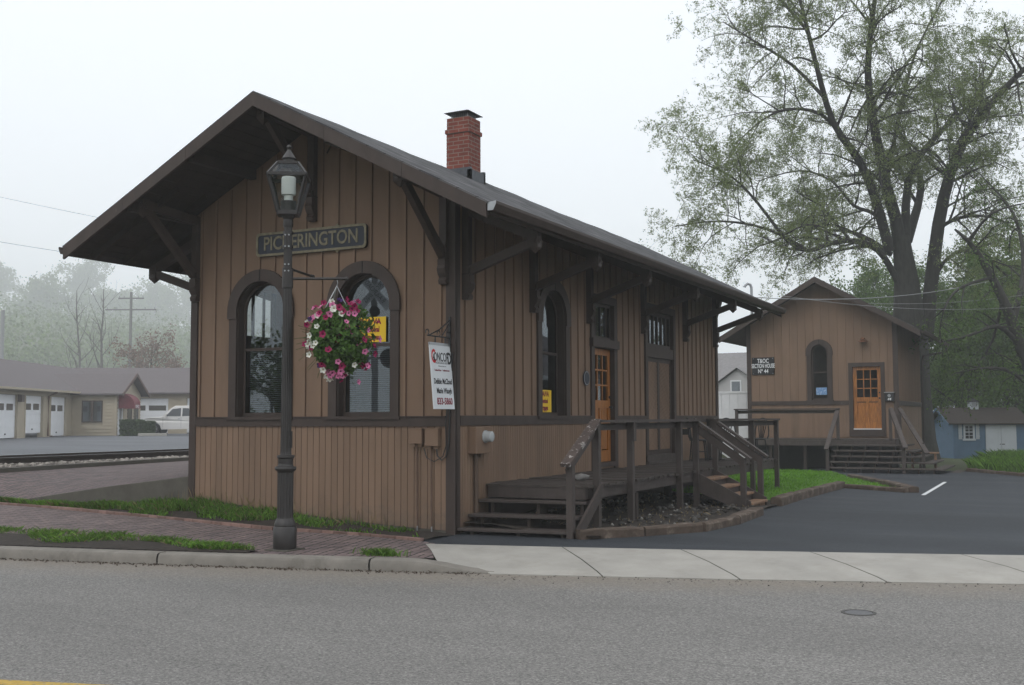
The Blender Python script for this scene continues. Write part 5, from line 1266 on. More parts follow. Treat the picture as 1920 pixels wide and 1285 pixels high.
def swin(F, u0, u1, z0, z1, mull=True, cur=True):
    mb = MB().fbox(F,u0,u1,.03,.06,z0,z0+.07).fbox(F,u0,u1,.03,.06,z1-.07,z1).fbox(F,u0,u0+.07,.031,.061,z0,z1).fbox(F,u1-.07,u1,.031,.061,z0,z1)
    if mull: m=(u0+u1)/2; mb.fbox(F,m-.08,m+.08,.032,.062,z0,z1)
    o = mb.build('window', BRN, gg)
    MB().fbox(F,u0+.05,u1-.05,.006,.012,z0+.05,z1-.05).build('curtain', mat('curtain',(.42,.42,.43),.8,.2,12,(4,4,.2)) if cur else DARK, o)
    MB().skin(F,[(u0+.05,z0+.05),(u1-.05,z0+.05),(u1-.05,z1-.05),(u0+.05,z1-.05)],[],.036).build('glass', GLASSR, o)
swin(FBm,.62,1.91,1.38,2.76); swin(FG,2.3,3.3,1.3,2.8,False,False); swin(FG,3.8,4.8,1.3,2.8,False,False)
dm = MB().fbox(FG,.25,1.25,.0,.05,GZ,2.7).build('office_door', PAN, gg); MB().fbox(FG,.5,1.0,.05,.056,1.3,2.4).build('window', mat('door_light2',(.22,.24,.26),.2,.1), dm)
roofq([GP(-.4,-3.2,3.2),GP(-.4,3.25,3.2),GP(2.7,3.25,4.57),GP(2.7,-3.2,4.57)]); roofq([GP(5.8,-1,3.2),GP(5.8,3.25,3.2),GP(2.7,3.25,4.57),GP(2.7,-1,4.57)])
MB().beam(GP(-.42,3.27,3.12),GP(2.7,3.27,4.5),.05,.2).beam(GP(5.82,3.27,3.12),GP(2.7,3.27,4.5),.05,.2).build('bargeboard', mat('brown_fascia',(.12,.08,.07),.7,.1), gg)
MB().beam(GP(-.35,-3.1,3.28),GP(2.5,-2.9,4.55),.10,.04).build('valley_flashing', WHITE, gg)
aw = MB(); rows = []
for i in range(9):
    t = math.pi/2*i/8; rows.append([GP(a, 2.78+1.0*math.sin(t), 2.52+.72*math.cos(t)) for a in np.linspace(.25,1.7,5)])
aw.grid(rows); rows = [[GP(a,3.78,z) for a in np.linspace(.25,1.7,5)] for z in (2.52,2.25)]; aw.grid(rows)
for a in (.25,1.7): aw.add([GP(a,2.78,2.25)]+[GP(a,2.78+1.0*math.sin(t),2.52+.72*math.cos(t)) for t in np.linspace(0,math.pi/2,7)]+[GP(a,3.78,2.25)],[tuple(range(9))])
MAR = mat('maroon_canvas',(.17,.045,.055),.8,.15,4)
awn = aw.build('awning', MAR, gg); text('OFFICE','lettering',.30,GP(.97,3.80,2.37),E1,(0,0,1),WHITE,gg,.9,.002)
mb = MB(); mb.fbox(FC,-.2,.9,-.3,0,GZ-.3,3.5).fbox(FC,3.9,5.2,-.3,0,GZ-.3,3.5).fbox(FC,8.2,14,-.3,0,GZ-.3,3.5).fbox(FC,.9,3.9,-.3,0,3.05,3.5).fbox(FC,5.2,8.2,-.3,0,3.05,3.5); mb.build('far_wing_wall', CREAM, gg)
gdoor(FC,1.2-.3,3.9,GZ+.05,3.05,4,((.06,.46),(.54,.94))); gdoor(FC,5.2,8.2,GZ+.05,3.05,4,((.06,.46),(.54,.94)))
roofq([GP(7.9,-4,3.45),GP(7.9,14,3.45),GP(12.2,14,5.4),GP(12.2,-4,5.4)]); roofq([GP(16.5,-4,3.45),GP(16.5,14,3.45),GP(12.2,14,5.4),GP(12.2,-4,5.4)])
lamp_ = MB().fbox(FA,-8.9,-8.5,.02,.25,2.55,2.95).build('wall_lamp', BRN, gg)
# hedges, wheel stop
HLEAF = mat('hedge_leaf',(.05,.075,.028),.7,.3,2,bump=0,island=.4)
def hedge(name, label, a0, a1, b0, b1, h, n=5000):
    c = Vector(GP((a0+a1)/2,(b0+b1)/2,GZ)); t = thing(name, label, 'hedge', c, 'clipped hedges by the garage office')
    P = []
    for _ in range(n):
        u,v,w = random.random(),random.random(),random.random()
        f = random.randrange(3)
        if f == 0: w = 1-.06*random.random()
        elif f == 1: u = random.choice((.03,.97))+random.gauss(0,.02)
        else: v = random.choice((.02,.98))+random.gauss(0,.02)
        P.append(GP(a0+(a1-a0)*u, b0+(b1-b0)*v, GZ+h*w+random.gauss(0,.02)))
    P = np.array(P); leafcloud('foliage', P, .04, .08, HLEAF, t)
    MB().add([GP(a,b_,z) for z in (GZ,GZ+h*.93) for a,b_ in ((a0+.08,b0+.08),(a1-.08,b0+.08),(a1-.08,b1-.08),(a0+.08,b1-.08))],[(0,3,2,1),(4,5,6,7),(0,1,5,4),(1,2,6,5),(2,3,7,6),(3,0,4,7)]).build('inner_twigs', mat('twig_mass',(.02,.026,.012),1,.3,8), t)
def leafcloud(name, P, s0, s1, m, parent, asp=.62, hang=0.):
    n = len(P); s = RNG.uniform(s0, s1, (n,1))
    a = RNG.normal(0,1,(n,3))-np.array([0,0,hang]); a /= np.linalg.norm(a,axis=1,keepdims=True)
    b_ = np.cross(a, RNG.normal(0,1,(n,3))); b_ /= np.linalg.norm(b_,axis=1,keepdims=True)+1e-9
    V = np.stack([P-a*s, P+b_*s*asp, P+a*s, P-b_*s*asp],1).reshape(-1,3); F_ = np.arange(4*n).reshape(n,4)
    return fast_mesh(name, V, F_, m, parent)
hedge('hedge','square clipped green hedge in front of the garage office',-2.0,-.6,3.55,4.7,.95)
hedge('hedge','lower rounded hedge between the square hedge and the silver pickup',-1.7,-.5,4.75,5.35,.85)
tag(MB().fbox(lambda u,w,z:GP(-2.6-w,u,z),4.9,6.6,0,.25,GZ-.02,GZ+.16).build('wheel_stop', CONC, loc=GP(-2.6,5.7,GZ), bevel=.03), 'pale concrete wheel stop in front of the hedges', 'wheel stop')
# ------- pickup truck (nose towards the office)
sv = thing('pickup_truck', 'silver white pickup truck parked by the garages, front half visible', 'truck', GP(1.0,7.4,GZ))
VB = 4.4                                     # nose position along b
def VF(u, w, z): return GP(1.9-w, VB+u*.82, GZ+z)   # u back from the nose, w from far side to near side (0..1.95)
SILV = mat('silver_paint',(.62,.60,.58),.3,.05,2,spec=.5)
side = [(0.05,.42),(.0,.62),(.02,.95),(.12,1.06),(.6,1.12),(1.45,1.17),(2.15,1.72),(2.45,1.86),(3.35,1.87),(3.62,1.80),(3.75,1.26),(5.55,1.24),(5.6,.55),(5.45,.40),(4.85,.40),(4.7,.72),(4.35,.83),(4.0,.72),(3.85,.40),(1.42,.36),(1.32,.62),(1.1,.78),(.9,.82),(.68,.78),(.46,.62),(.36,.42)]
def VT(u, w, z):                              # tumblehome
    k = max(0,(z-1.15))*.22; w2 = w+(k if w < .97 else -k); nose = .12*max(0,(.5-u)/.5)**2
    w2 += nose if w2 < .97 else -nose; return VF(u,w2,z)
body = MB().prism(VT, side, 0.0, 1.95).build('body', SILV, sv, bevel=.03)
for w0,w1 in ((1.905,1.945),(.005,.045)):
    MB().prism(lambda u,w,z:VT(u,w+(.018 if w>1 else -.018),z),[(1.75,1.20),(2.25,1.66),(2.9,1.72),(2.9,1.20)],w0,w1).build('side_window', mat('tinted_glass',(.03,.035,.04),.08,.1,spec=.6), body)
    MB().prism(lambda u,w,z:VT(u,w+(.018 if w>1 else -.018),z),[(3.02,1.20),(3.02,1.72),(3.5,1.70),(3.6,1.22)],w0,w1).build('side_window', mat('tinted_glass2',(.03,.035,.04),.08,.1,spec=.6), body)
MB().prism(VF,[(1.52,1.20),(2.16,1.70),(2.14,1.72),(1.48,1.21)],.2,1.75).build('windscreen', mat('windscreen_glass',(.05,.06,.065),.08,.1,spec=.6), body)
TYRE = mat('tyre_rubber',(.02,.02,.02),.9,.1); RIM = mat('alloy_rim',(.5,.5,.5),.3,.1,metal=.8)
for u in (.88,4.35):
    for w in (.12,1.83):
        s = 1 if w > 1 else -1
        wh = MB(); R_ = .39
        wh.tube([VF(u,w-.12,.39),VF(u,w+.12,.39)],R_,24); o = wh.build('wheel', TYRE, sv)
        rm = MB().tube([VF(u,w+s*.10,.39),VF(u,w+s*.128,.39)],.25,20).build('rim', mat('rim_dish',(.12,.12,.12),.4), o)
        sp_ = MB()
        for k in range(6):
            t = k*math.pi/3; sp_.beam(VF(u,w+s*.135,.39),VF(u+.24*math.cos(t),w+s*.135,.39+.24*math.sin(t)),.05,.02,E1)
        sp_.tube([VF(u,w+s*.13,.39),VF(u,w+s*.15,.39)],.05,10).build('spokes', RIM, o)
MB().prism(VF,[(-.02,.74),(-.02,.96),(.22,1.0),(.16,.74)],1.62,1.93).build('headlight', mat('headlight_lens',(.6,.6,.6),.1), sv)
MB().prism(VF,[(-.02,.74),(-.02,.96),(.22,1.0),(.16,.74)],.02,.33).build('headlight', mat('headlight_lens2',(.6,.6,.6),.1), sv)
MB().prism(VF,[(-.04,.70),(-.04,.97),(.1,.97),(.1,.70)],.36,1.60).build('grille', mat('dark_grille',(.04,.04,.04),.4), sv)
MB().prism(VF,[(-.06,.38),(-.06,.62),(.25,.62),(.3,.38)],.0,1.95).build('bumper', SILV, sv)
mb = MB().prism(VF,[(1.72,1.16),(1.70,1.34),(1.84,1.34),(1.86,1.16)],1.98,2.14).prism(VF,[(1.72,1.16),(1.70,1.34),(1.84,1.34),(1.86,1.16)],-.19,-.03); mb.build('wing_mirror', SILV, sv)
MB().fbox(VF,2.68,2.86,1.95,1.97,1.02,1.06).build('door_handle', STEEL, sv)
MB().fbox(VF,1.55,1.562,1.945,1.955,.5,1.16).fbox(VF,2.93,2.942,1.945,1.955,.45,1.16).build('door_seam', BLACK, sv)
# ================================================================== TREES
def rdir():
    v = RNG.normal(0,1,3); return v/np.linalg.norm(v)
def interp(pts, t):
    n = len(pts)-1; k = min(int(t*n), n-1); f = t*n-k; return pts[k]*(1-f)+pts[k+1]*f, (pts[k+1]-pts[k])/ (np.linalg.norm(pts[k+1]-pts[k])+1e-9)
def smooth_pts(P, m=3):
    P = [np.array(p, float) for p in P]; out = []
    for i in range(len(P)-1):
        p0 = P[max(i-1,0)]; p1 = P[i]; p2 = P[i+1]; p3 = P[min(i+2,len(P)-1)]
        for k in range(m):
            t = k/m; out.append(.5*((2*p1)+(-p0+p2)*t+(2*p0-5*p1+4*p2-p3)*t*t+(-p0+3*p1-3*p2+p3)*t**3))
    out.append(P[-1]); return out
def grow(limbs, dens, lens, up=.15, droop=.04, spread=.9, tmin=.22):
    """limbs [(pts, radii)], returns all branches and the last generation"""
    allb = [(p, r, 0) for p, r in limbs]; cur = limbs
    for lv in range(len(dens)):
        nxt = []
        for pts, rr in cur:
            Ln = sum(np.linalg.norm(b_-a) for a, b_ in zip(pts, pts[1:])); n = max(1, int(Ln*dens[lv]+random.random()))
            for _ in range(n):
                t = tmin+(1-tmin)*random.random()**.8; p, T = interp(pts, t); r = rr[0]+(rr[-1]-rr[0])*t
                d = T*.55+rdir()*spread+np.array([0,0,up]); d /= np.linalg.norm(d)
                ln = lens[lv]*random.uniform(.45,1.25)*(1.1-.4*t); m = 5; q = [p]; dd = d
                for k in range(m):
                    dd = dd+RNG.normal(0,.16,3)+np.array([0,0,-droop*k]); dd /= np.linalg.norm(dd); q.append(q[-1]+dd*ln/m)
                r0 = min(r*.62, ln*.022+.004); nxt.append((q, np.linspace(r0, max(.004, r0*.25), m+1)))
        allb += [(p, r, lv+1) for p, r in nxt]; cur = nxt
    return allb, cur
def tubes_np(branches, sides=(8,6,4,3)):
    V = []; F_ = []; off = 0
    for pts, rr, lv in branches:
        n = sides[min(lv, len(sides)-1)]; m = len(pts); P = np.array(pts)
        T = np.gradient(P, axis=0); T /= np.linalg.norm(T,axis=1,keepdims=True)+1e-9
        ref = np.array([.31,.17,.93]) if abs(T[0][2]) < .9 else np.array([.9,.3,.1])
        A = np.cross(T, ref); A /= np.linalg.norm(A,axis=1,keepdims=True)+1e-9; B = np.cross(T, A)
        th = np.arange(n)*2*math.pi/n; R_ = np.array(rr if len(rr) == m else np.linspace(rr[0],rr[-1],m))[:,None,None]
        ring = P[:,None,:]+(A[:,None,:]*np.cos(th)[None,:,None]+B[:,None,:]*np.sin(th)[None,:,None])*R_
        V.append(ring.reshape(-1,3)); i = np.arange(m-1)[:,None]*n; k = np.arange(n)[None,:]; k2 = (k+1)%n
        F_.append((np.stack([i+k,i+k2,i+n+k2,i+n+k],-1).reshape(-1,4))+off); off += m*n
    return np.concatenate(V), np.concatenate(F_)
def leaf_points(tw, per, jit, t0=.15):
    out = []
    for pts, _ in tw:
        P = np.array(pts); m = len(P)-1; t = RNG.uniform(t0,1.0,per)*m; k = np.minimum(t.astype(int), m-1); f = (t-k)[:,None]
        out.append(P[k]*(1-f)+P[k+1]*f+RNG.normal(0,jit,(per,3)))
    return np.concatenate(out)
def make_tree(name, label, base, limbs, dens, lens, per, jit, s0, s1, leafm, barkm=BARK, group=None, cat='tree', **kw):
    t = thing(name, label, cat, base, group)
    allb, tw = grow(limbs, dens, lens, **kw)
    V, F_ = tubes_np(allb); fast_mesh('trunk', V, F_, barkm, t, True)
    if per:
        P = leaf_points(tw, per, jit); leafcloud('crown', P, s0, s1, leafm, t)
    return t
def auto_limbs(base, H, r, spread, n=8, fork=.25, lean=(0,0), upw=.9):
    base = np.array(base, float); top = base+np.array([lean[0],lean[1],H*.8])
    tr = [base+(top-base)*t+np.append(RNG.normal(0,.015*H,2)*t,0) for t in np.linspace(0,1,7)]
    L_ = [(tr, np.linspace(r, r*.15, 7))]
    for i in range(n):
        t = fork+(.92-fork)*(i+random.random())/n; p, _ = interp(tr, t); a = i*2.4+random.random(); ln = spread*(1.15-.75*t)*random.uniform(.8,1.2)
        q = [p]; d = np.array([math.cos(a),math.sin(a),upw*random.uniform(.5,1.3)]); d /= np.linalg.norm(d)
        for k in range(6): d = d+RNG.normal(0,.1,3)+np.array([0,0,.05]); d /= np.linalg.norm(d); q.append(q[-1]+d*ln/6)
        L_.append((q, np.linspace(r*.45*(1.1-t), .015, 7)))
    return L_
LEAF1 = mat('spring_leaf',(.20,.25,.095),.65,.2,.25,bump=0,trans=.6,island=.35)
LEAF2 = mat('green_leaf',(.085,.145,.032),.65,.25,.3,bump=0,trans=.45,island=.4)
LEAF3 = mat('fog_leaf',(.13,.18,.06),.7,.2,.2,bump=0,trans=.3,island=.3)
PALEB = mat('pale_bark',(.12,.11,.105),.9,.2,3)
LEAFR = mat('reddish_leaf',(.22,.145,.11),.7,.2,.4,bump=0,trans=.3,island=.3)
BL = {
'c':[(1.21,35.51,4.74),(1.24,35.2,9.01),(.91,34.3,11.16),(.63,33.41,13.47),(.54,32.63,15.73),(.96,32.08,18.36),(1.24,32.02,20.94)],
'l':[(.86,35.04,8.56),(.46,34.1,10.71),(0,33.19,12.15),(-.7,31.61,13.43),(-1.04,30.15,15.47),(-1.51,29.71,17.99),(-2.01,29.31,19.88)],
'rc':[(1.49,35.38,8.34),(1.6,35.74,11.59),(2.67,36.7,13.64),(4.19,38.46,15.54),(5.49,40.03,18.33)],
'r':[(2.07,35.96,4.74),(2.74,35.92,9.68),(3.63,35.04,12.36),(4.83,34.4,13.94),(6.26,33.91,15.23),(7.81,34.59,16.69)],
'll':[(1.35,35.45,6.6),(.98,35.15,7.6),(.48,34.28,8.53),(-.31,33.29,8.81),(-.91,31.88,8.57),(-1.57,30.45,8.12),(-2.19,29.54,8.46),(-3.04,28.44,9.82),(-3.92,27.91,10.85),(-5.18,27.21,11.47)],
'll2':[(-1.57,30.45,8.12),(-2.71,28.69,8.79),(-4.34,27.82,9.11),(-5.9,27.04,8.91)],
'l2':[(-.37,32.94,12.92),(-1.11,31.37,13.75),(-2.04,29.78,13.69),(-2.99,29.32,13.27),(-3.96,28.9,12.33)],
'u':[(.79,34.79,11.26),(1.38,35.94,14.91),(2.03,36.62,17.6),(3.31,37.63,20.35)],
'rl':[(2.60,35.92,8.9),(2.95,35.85,9.6),(4.03,35.44,9.83),(5.25,34.97,9.43),(6.39,34.51,8.3)],
'rl2':[(2.35,35.95,6.9),(2.85,36.0,8.0),(3.87,34.35,8.25),(5.05,33.89,7.46),(6.17,33.44,6.09)],
'lm':[(.75,34.5,9.4),(.3,34.66,10.14),(-.61,35.25,10.67),(-1.58,35.78,11.92),(-3.03,36.11,12.62),(-5.0,36.24,12.37)],
'lt':[(-.9,30.9,14.3),(-2.0,30.2,15.6),(-3.3,29.8,16.6),(-4.6,29.6,17.6)],
'lt2':[(-1.3,29.9,16.8),(-2.4,29.6,18.3),(-3.4,29.3,19.8)],
'bk':[(1.5,35.6,9),(1.9,37.5,11.5),(1.4,39.5,13.5),(.6,41,15)],
'lb':[(.9,34.9,8.4),(-.6,36.6,9.6),(-2.4,38.4,10.2),(-4.2,39.6,10.0)]}
BR_ = {'c':(.32,.04),'l':(.23,.03),'rc':(.21,.03),'r':(.31,.04),'ll':(.16,.025),'ll2':(.07,.02),'l2':(.09,.02),'u':(.11,.02),'rl':(.11,.02),'rl2':(.10,.02),'lm':(.10,.02),'lt':(.08,.02),'lt2':(.07,.02),'bk':(.22,.03),'lb':(.12,.02)}
limbs = []
for k, P in BL.items():
    q = smooth_pts(P); limbs.append((q, np.linspace(*BR_[k], len(q))))
tb_ = [np.array(p) for p in ((1.55,35.8,-.6),(1.55,35.75,.6),(1.5,35.7,2.5),(1.5,35.65,4.9),(1.45,35.5,7.2),(1.35,35.3,9.2))]
main = thing('maple_tree', 'huge spreading maple in thin spring leaf behind the section house', 'tree', (1.55,35.8,-.4))
allb, tw = grow(limbs, (2.0,2.6,3.2), (3.0,1.6,.9), up=.12, droop=.05, spread=.85)
V, F_ = tubes_np(allb+[(tb_, [1.10,.86,.76,.72,.50,.28], 0)], (10,6,4,3)); fast_mesh('trunk', V, F_, BARK, main, True)
P = leaf_points(tw, 9, .11); P = np.repeat(P,6,0)+RNG.normal(0,.045,(len(P)*6,3))
print('maple', len(tw), len(P))
leafcloud('crown', P, .022, .055, LEAF1, main, .42, .6)
TL2 = {
'm':[(7.4,28.96,-.59),(6.66,29.51,1.95),(5.98,29.01,3.99),(5.46,28.61,5.66),(4.69,28.09,7.34),(4.06,27.7,8.08)],
'a':[(5.82,28.91,4.18),(5.29,28.04,4.66),(4.34,27.02,4.26),(3.69,26.7,4.12)],'b':[(6.74,29.55,1.95),(5.75,27.84,3.03),(4.98,26.87,3.19),(4.07,25.85,2.99)],
'c':[(5.77,28.82,4.92),(6.13,29.98,6.91),(5.81,30.78,9.0),(4.75,31.24,10.6)],'d':[(5.16,28.4,6.41),(4.24,26.84,5.92),(3.83,25.56,5.1),(3.64,25.55,4.05)],
'e':[(4.45,27.94,7.62),(5.29,27.18,8.45),(6.43,27.74,8.81)],'f':[(5.46,28.61,5.66),(5.02,29.62,4.25),(4.22,30.42,3.15)]}
R2 = {'m':(.34,.035),'a':(.10,.02),'b':(.08,.015),'c':(.12,.02),'d':(.06,.015),'e':(.07,.015),'f':(.06,.015)}
limbs = [(smooth_pts(P), np.linspace(*R2[k], len(smooth_pts(P)))) for k, P in TL2.items()]
make_tree('leaning_tree', 'dark leaning tree with drooping limbs over the blue shed', (7.4,28.96,-.3), limbs, (1.6,2.2), (1.8,1.0), 26, .12, .03, .06, LEAF2, up=.0, droop=.12)
for i,(x,y,H,sp,lab) in enumerate(((-.9,57.0,13.5,5.0,'green bushy tree just above the left roof slope of the section house'),(1.8,53.4,12,4.6,'green bushy tree right behind the section house ridge'),(-4.5,62.5,14,5,'pale foggy tree in the gap between depot roof and section house'),
        (3.2,61.4,14.5,5.5,'tall green tree behind the big maple trunk'),(4.3,52.5,13.0,4.8,'dark green tree to the right of the maple trunk'),(5.0,49.0,10.5,4.2,'dark leafy tree just left of the blue shed'),
        (7.2,59.1,13.5,5.5,'tall green tree behind the blue shed roof'),(8.6,52.8,11.5,5.0,'green tree behind the right end of the blue shed'),(10.6,58,12,5,'green tree at the right edge beyond the shed'),
        (2.9,46.0,8.0,3.4,'low dense green tree close behind the section house downspout'),(-3.2,50.5,10,4.2,'green tree peeping over the left eave of the section house'))):
    make_tree('broadleaf_tree', lab, (x,y,-.5), auto_limbs((x,y,-.6),H,.24,sp,13,.06), (1.5,2.2), (1.9,.95), 62, .28, .06, .12, LEAF2, group='green trees behind the section house')
FT = ((-78.8,38.2,17,6,0,'bare pinkish tree at the far left edge'),(-95.5,64.9,20,6,1,'hazy grey green tree at the far left beyond the garages'),(-72.4,53.0,14,5,1,'pale green rounded tree above the garage roof'),(-88.0,71.2,21,6,1,'tall hazy tree with a dark top in the fog'),
      (-75.9,64.0,15,5,1,'hazy tree behind the bare saplings'),(-77.0,70.9,17,5.5,1,'hazy tree left of the utility pole'),(-77.3,78.3,19,6,1,'hazy tree beside the depot eave'),(-81.5,89.0,21,6,1,'farthest hazy tree against the depot wall'),(-70.9,81.7,18,6,1,'hazy tree partly hidden by the depot corner post'))
for x,y,H,sp,lf,lab in FT:
    x, y, H, sp = 7.5+6*(x-7.5), -12.8+6*(y+12.8), 6*H-46, sp*4.6          # they stand on the hill far behind the garages
    make_tree('foggy_tree', lab, (x,y,38), auto_limbs((x,y,36),H,1.0,sp,14,.04), (.28,.46), (11,5.8), 40 if lf else 3, 1.6, .55, 1.1, LEAF3, group='trees fading into the fog beyond the garages')
for x,y,H,lab in ((-115,94,24,'bare branching sapling above the office roof'),(-106,90,23,'bare sapling beside the utility pole')):
    make_tree('bare_tree', lab, (x,y,.4), auto_limbs((x,y,.3),H,.26,7.5,9,.2,upw=1.5), (.6,.8), (3.2,1.6), 0, .1, .05, .1, None, PALEB, group='bare saplings behind the garages', spread=.5, up=.4, droop=0.)
wood = []
for _ in range(420):
    x = random.uniform(-420,-215); f = random.uniform(.62,1.25); wood.append((x, -12.8+(7.5-x)*f, random.uniform(2.5,6)))
wp = np.concatenate([np.array([x,y,G(x,y)+r*.5])+RNG.normal(0,1,(140,3))*np.array([r,r,r*.8]) for x,y,r in wood])
tag(leafcloud('undergrowth', wp, .35, .8, LEAF3, None), None, None, None, 'stuff')
make_tree('red_shrub', 'rounded reddish shrub over the far garage roof', (-92,85,.4), auto_limbs((-92,85,.3),12.5,.3,5.8,12,.35), (1.0,1.4), (2.6,1.4), 26, .35, .10, .2, LEAFR, cat='shrub')
make_tree('round_tree', 'small dark tree across the street, seen reflected in the left window', (-14,-13.2,-.2), auto_limbs((-14,-13.2,-.3),5.0,.15,2.2,12,.15), (1.8,2.4), (1.3,.8), 30, .15, .05, .1, LEAF2)
make_tree('street_tree', 'leafy tree across the drive, seen reflected in the side window', (13,36,-.3), auto_limbs((13,36,-.4),9.5,.3,4.5,12,.15), (1.3,1.8), (2.2,1.2), 30, .2, .07, .14, LEAF2)
# ================================================================== BLUE SHED
SR = Vector((CR.x,CR.y,0)).normalized(); SF_ = Vector((-SR.y,SR.x,0)); SO = Vector((2.62,41.1,0)); SZ0 = -.55
def SP(u,w,z): return tuple(SO+SR*u-SF_*w+Vector((0,0,z)))
SFn = lambda u,w,z: SP(u,w,z); SSd = lambda u,w,z: tuple(SO-SR*w+SF_*u+Vector((0,0,z)))
bs = thing('garden_shed', 'small blue garden shed with white double doors and a cupola', 'shed', (4.2,42.5,-.4))
SW_, SD_, SE = 3.25, 2.4, 1.32
MB().box(0,0,0,0,0,0)
mb = clap(SFn,0,SW_,SZ0,SE,.14,[(1.42,2.86,SZ0,1.20)]); mb.fbox(SFn,0,SW_,-.1,-.001,SZ0,SE).build('front_wall', BLUE, bs)
mb = clap(SSd,0,SD_,SZ0,SE,.14); mb.prism(SSd,[(0,SE),(SD_,SE),(SD_/2,SE+.62)],-.05,.01); mb.fbox(SSd,0,SD_,-.1,-.001,SZ0,SE).build('side_wall', BLUE, bs)
MB().fbox(SSd,0,SD_,-SW_,-SW_+.05,SZ0,SE).prism(SSd,[(0,SE),(SD_,SE),(SD_/2,SE+.62)],-SW_,-SW_+.05).fbox(SFn,0,SW_,-SD_,-SD_+.05,SZ0,SE).build('rear_wall', BLUE, bs)
MB().fbox(SFn,-.035,.05,.032,.05,SZ0,SE).fbox(SSd,-.05,.05,.032,.05,SZ0,SE).build('corner_board', BLUE, bs)
rzs = SE+.66
for k in (0,1):
    ye, yr_ = (-.25, SD_/2) if k == 0 else (SD_+.25, SD_/2)
    P_ = [SSd(ye,.32,SE-.07),SSd(ye,-SW_-.25,SE-.07),SSd(yr_,-SW_-.25,rzs),SSd(yr_,.32,rzs)]
    P_ = [Vector(p) for p in P_]
    MB().add(P_+[p-Vector((0,0,.05)) for p in P_],[(3,2,1,0),(4,5,6,7),(0,1,5,4),(1,2,6,5),(2,3,7,6),(3,0,4,7)]).build('roof_slope', mat('shed_shingle',(.045,.036,.03),.95,.3,9,bump=.5,bscale=25), bs)
MB().beam(SSd(-.24,.33,SE-.12),SSd(SD_/2,.33,rzs-.06),.03,.09).beam(SSd(SD_+.24,.33,SE-.12),SSd(SD_/2,.33,rzs-.06),.03,.09).build('bargeboard', BLUE, bs)
SWH = mat('shed_white',(.52,.55,.58),.6,.06,3)
for a,b_ in ((1.44,2.13),(2.15,2.84)):
    d_ = MB().fbox(SFn,a,b_,.01,.045,SZ0+.1,1.17); d_.fbox(SFn,a,a+.1,.045,.06,SZ0+.1,1.17).fbox(SFn,b_-.1,b_,.045,.06,SZ0+.1,1.17).fbox(SFn,a+.1,b_-.1,.045,.06,1.05,1.17).fbox(SFn,a+.1,b_-.1,.045,.06,.18,.28)
    d_ = d_.build('door', SWH, bs); MB().beam(SFn(a+.1,.05,.16),SFn(b_-.12,.05,-.35),.02,.07).build('diagonal_brace', SWH, d_)
    MB().fbox(SFn,(b_-.06) if a < 2 else a+.02,(b_-.02) if a < 2 else a+.14,.06,.08,.27,.31).build('latch', BLACK, d_)
w_ = MB().fbox(SFn,.42,.50,.03,.07,.52,1.20).fbox(SFn,.85,.93,.03,.07,.52,1.20).fbox(SFn,.42,.93,.03,.071,1.13,1.22).fbox(SFn,.38,.97,.03,.075,.46,.55).fbox(SFn,.5,.85,.03,.06,.83,.87).fbox(SFn,.665,.685,.03,.055,.55,1.13).fbox(SFn,.5,.85,.03,.052,.98,1.0).fbox(SFn,.5,.85,.03,.052,.68,.70).build('window', SWH, bs)
MB().fbox(SFn,.5,.85,.02,.035,.55,1.13).build('pane', mat('shed_pane',(.02,.022,.025),.1), w_)
for a in (.20,1.0):
    sh_ = MB()
    for k in range(3): sh_.fbox(SFn,a+.055*k,a+.04+.055*k,.03,.05,.52,1.22)
    sh_.fbox(SFn,a-.01,a+.17,.05,.062,1.06,1.10).fbox(SFn,a-.01,a+.17,.05,.062,.64,.68).build('shutter', SWH, w_)
cp_ = MB().fbox(lambda u,w,z:SSd(SD_/2-.17+w,-1.25-u,z),0,.36,0,.36,rzs-.1,rzs+.26)
cp_ = cp_.build('cupola', SWH, bs)
c_ = Vector(SSd(SD_/2+.01,-1.43,rzs+.26)); q_ = [c_+SR*a+SF_*b_ for a,b_ in ((-.26,-.26),(.26,-.26),(.26,.26),(-.26,.26))]
MB().add(q_+[c_+Vector((0,0,.19))],[(0,1,4),(1,2,4),(2,3,4),(3,0,4),(3,2,1,0)]).build('roof', DARK, cp_)
mb = MB()
for k in range(4): mb.fbox(lambda u,w,z:SSd(SD_/2-.17+w,-1.25-u,z),.06,.30,-.012,-.002,rzs+.02+.055*k,rzs+.05+.055*k)
mb.build('louvre', GREYINK, cp_)
# ================================================================== FOGGY HOUSES, FENCE, POLES, WIRES
gh = thing('grey_house', 'pale grey house with a dormer fading in the fog behind a white fence', 'house', (-14,64,0))
mb = MB().box(-22,-9.5,62,70,-.5,3.4); mb.add([(-22,62,3.4),(-22,70,3.4),(-22,66,6.2),(-9.5,62,3.4),(-9.5,70,3.4),(-9.5,66,6.2)],[(0,1,2),(3,4,5)]); mb.build('wall', GREY, gh)
MB().add([(-22.4,61.6,3.2),(-9.1,61.6,3.2),(-9.1,66,6.3),(-22.4,66,6.3)],[(0,1,2,3)]).add([(-22.4,70.4,3.2),(-9.1,70.4,3.2),(-9.1,66,6.3),(-22.4,66,6.3)],[(0,1,2,3)]).build('roof', mat('grey_shingle',(.22,.21,.21),.9,.15,5), gh)
dmr = MB().box(-14.2,-11.4,60.6,64.5,2.4,3.9); dmr.add([(-14.2,60.6,3.9),(-11.4,60.6,3.9),(-12.8,60.6,4.85)],[(0,1,2)]); dmr = dmr.build('dormer', GREY, gh)
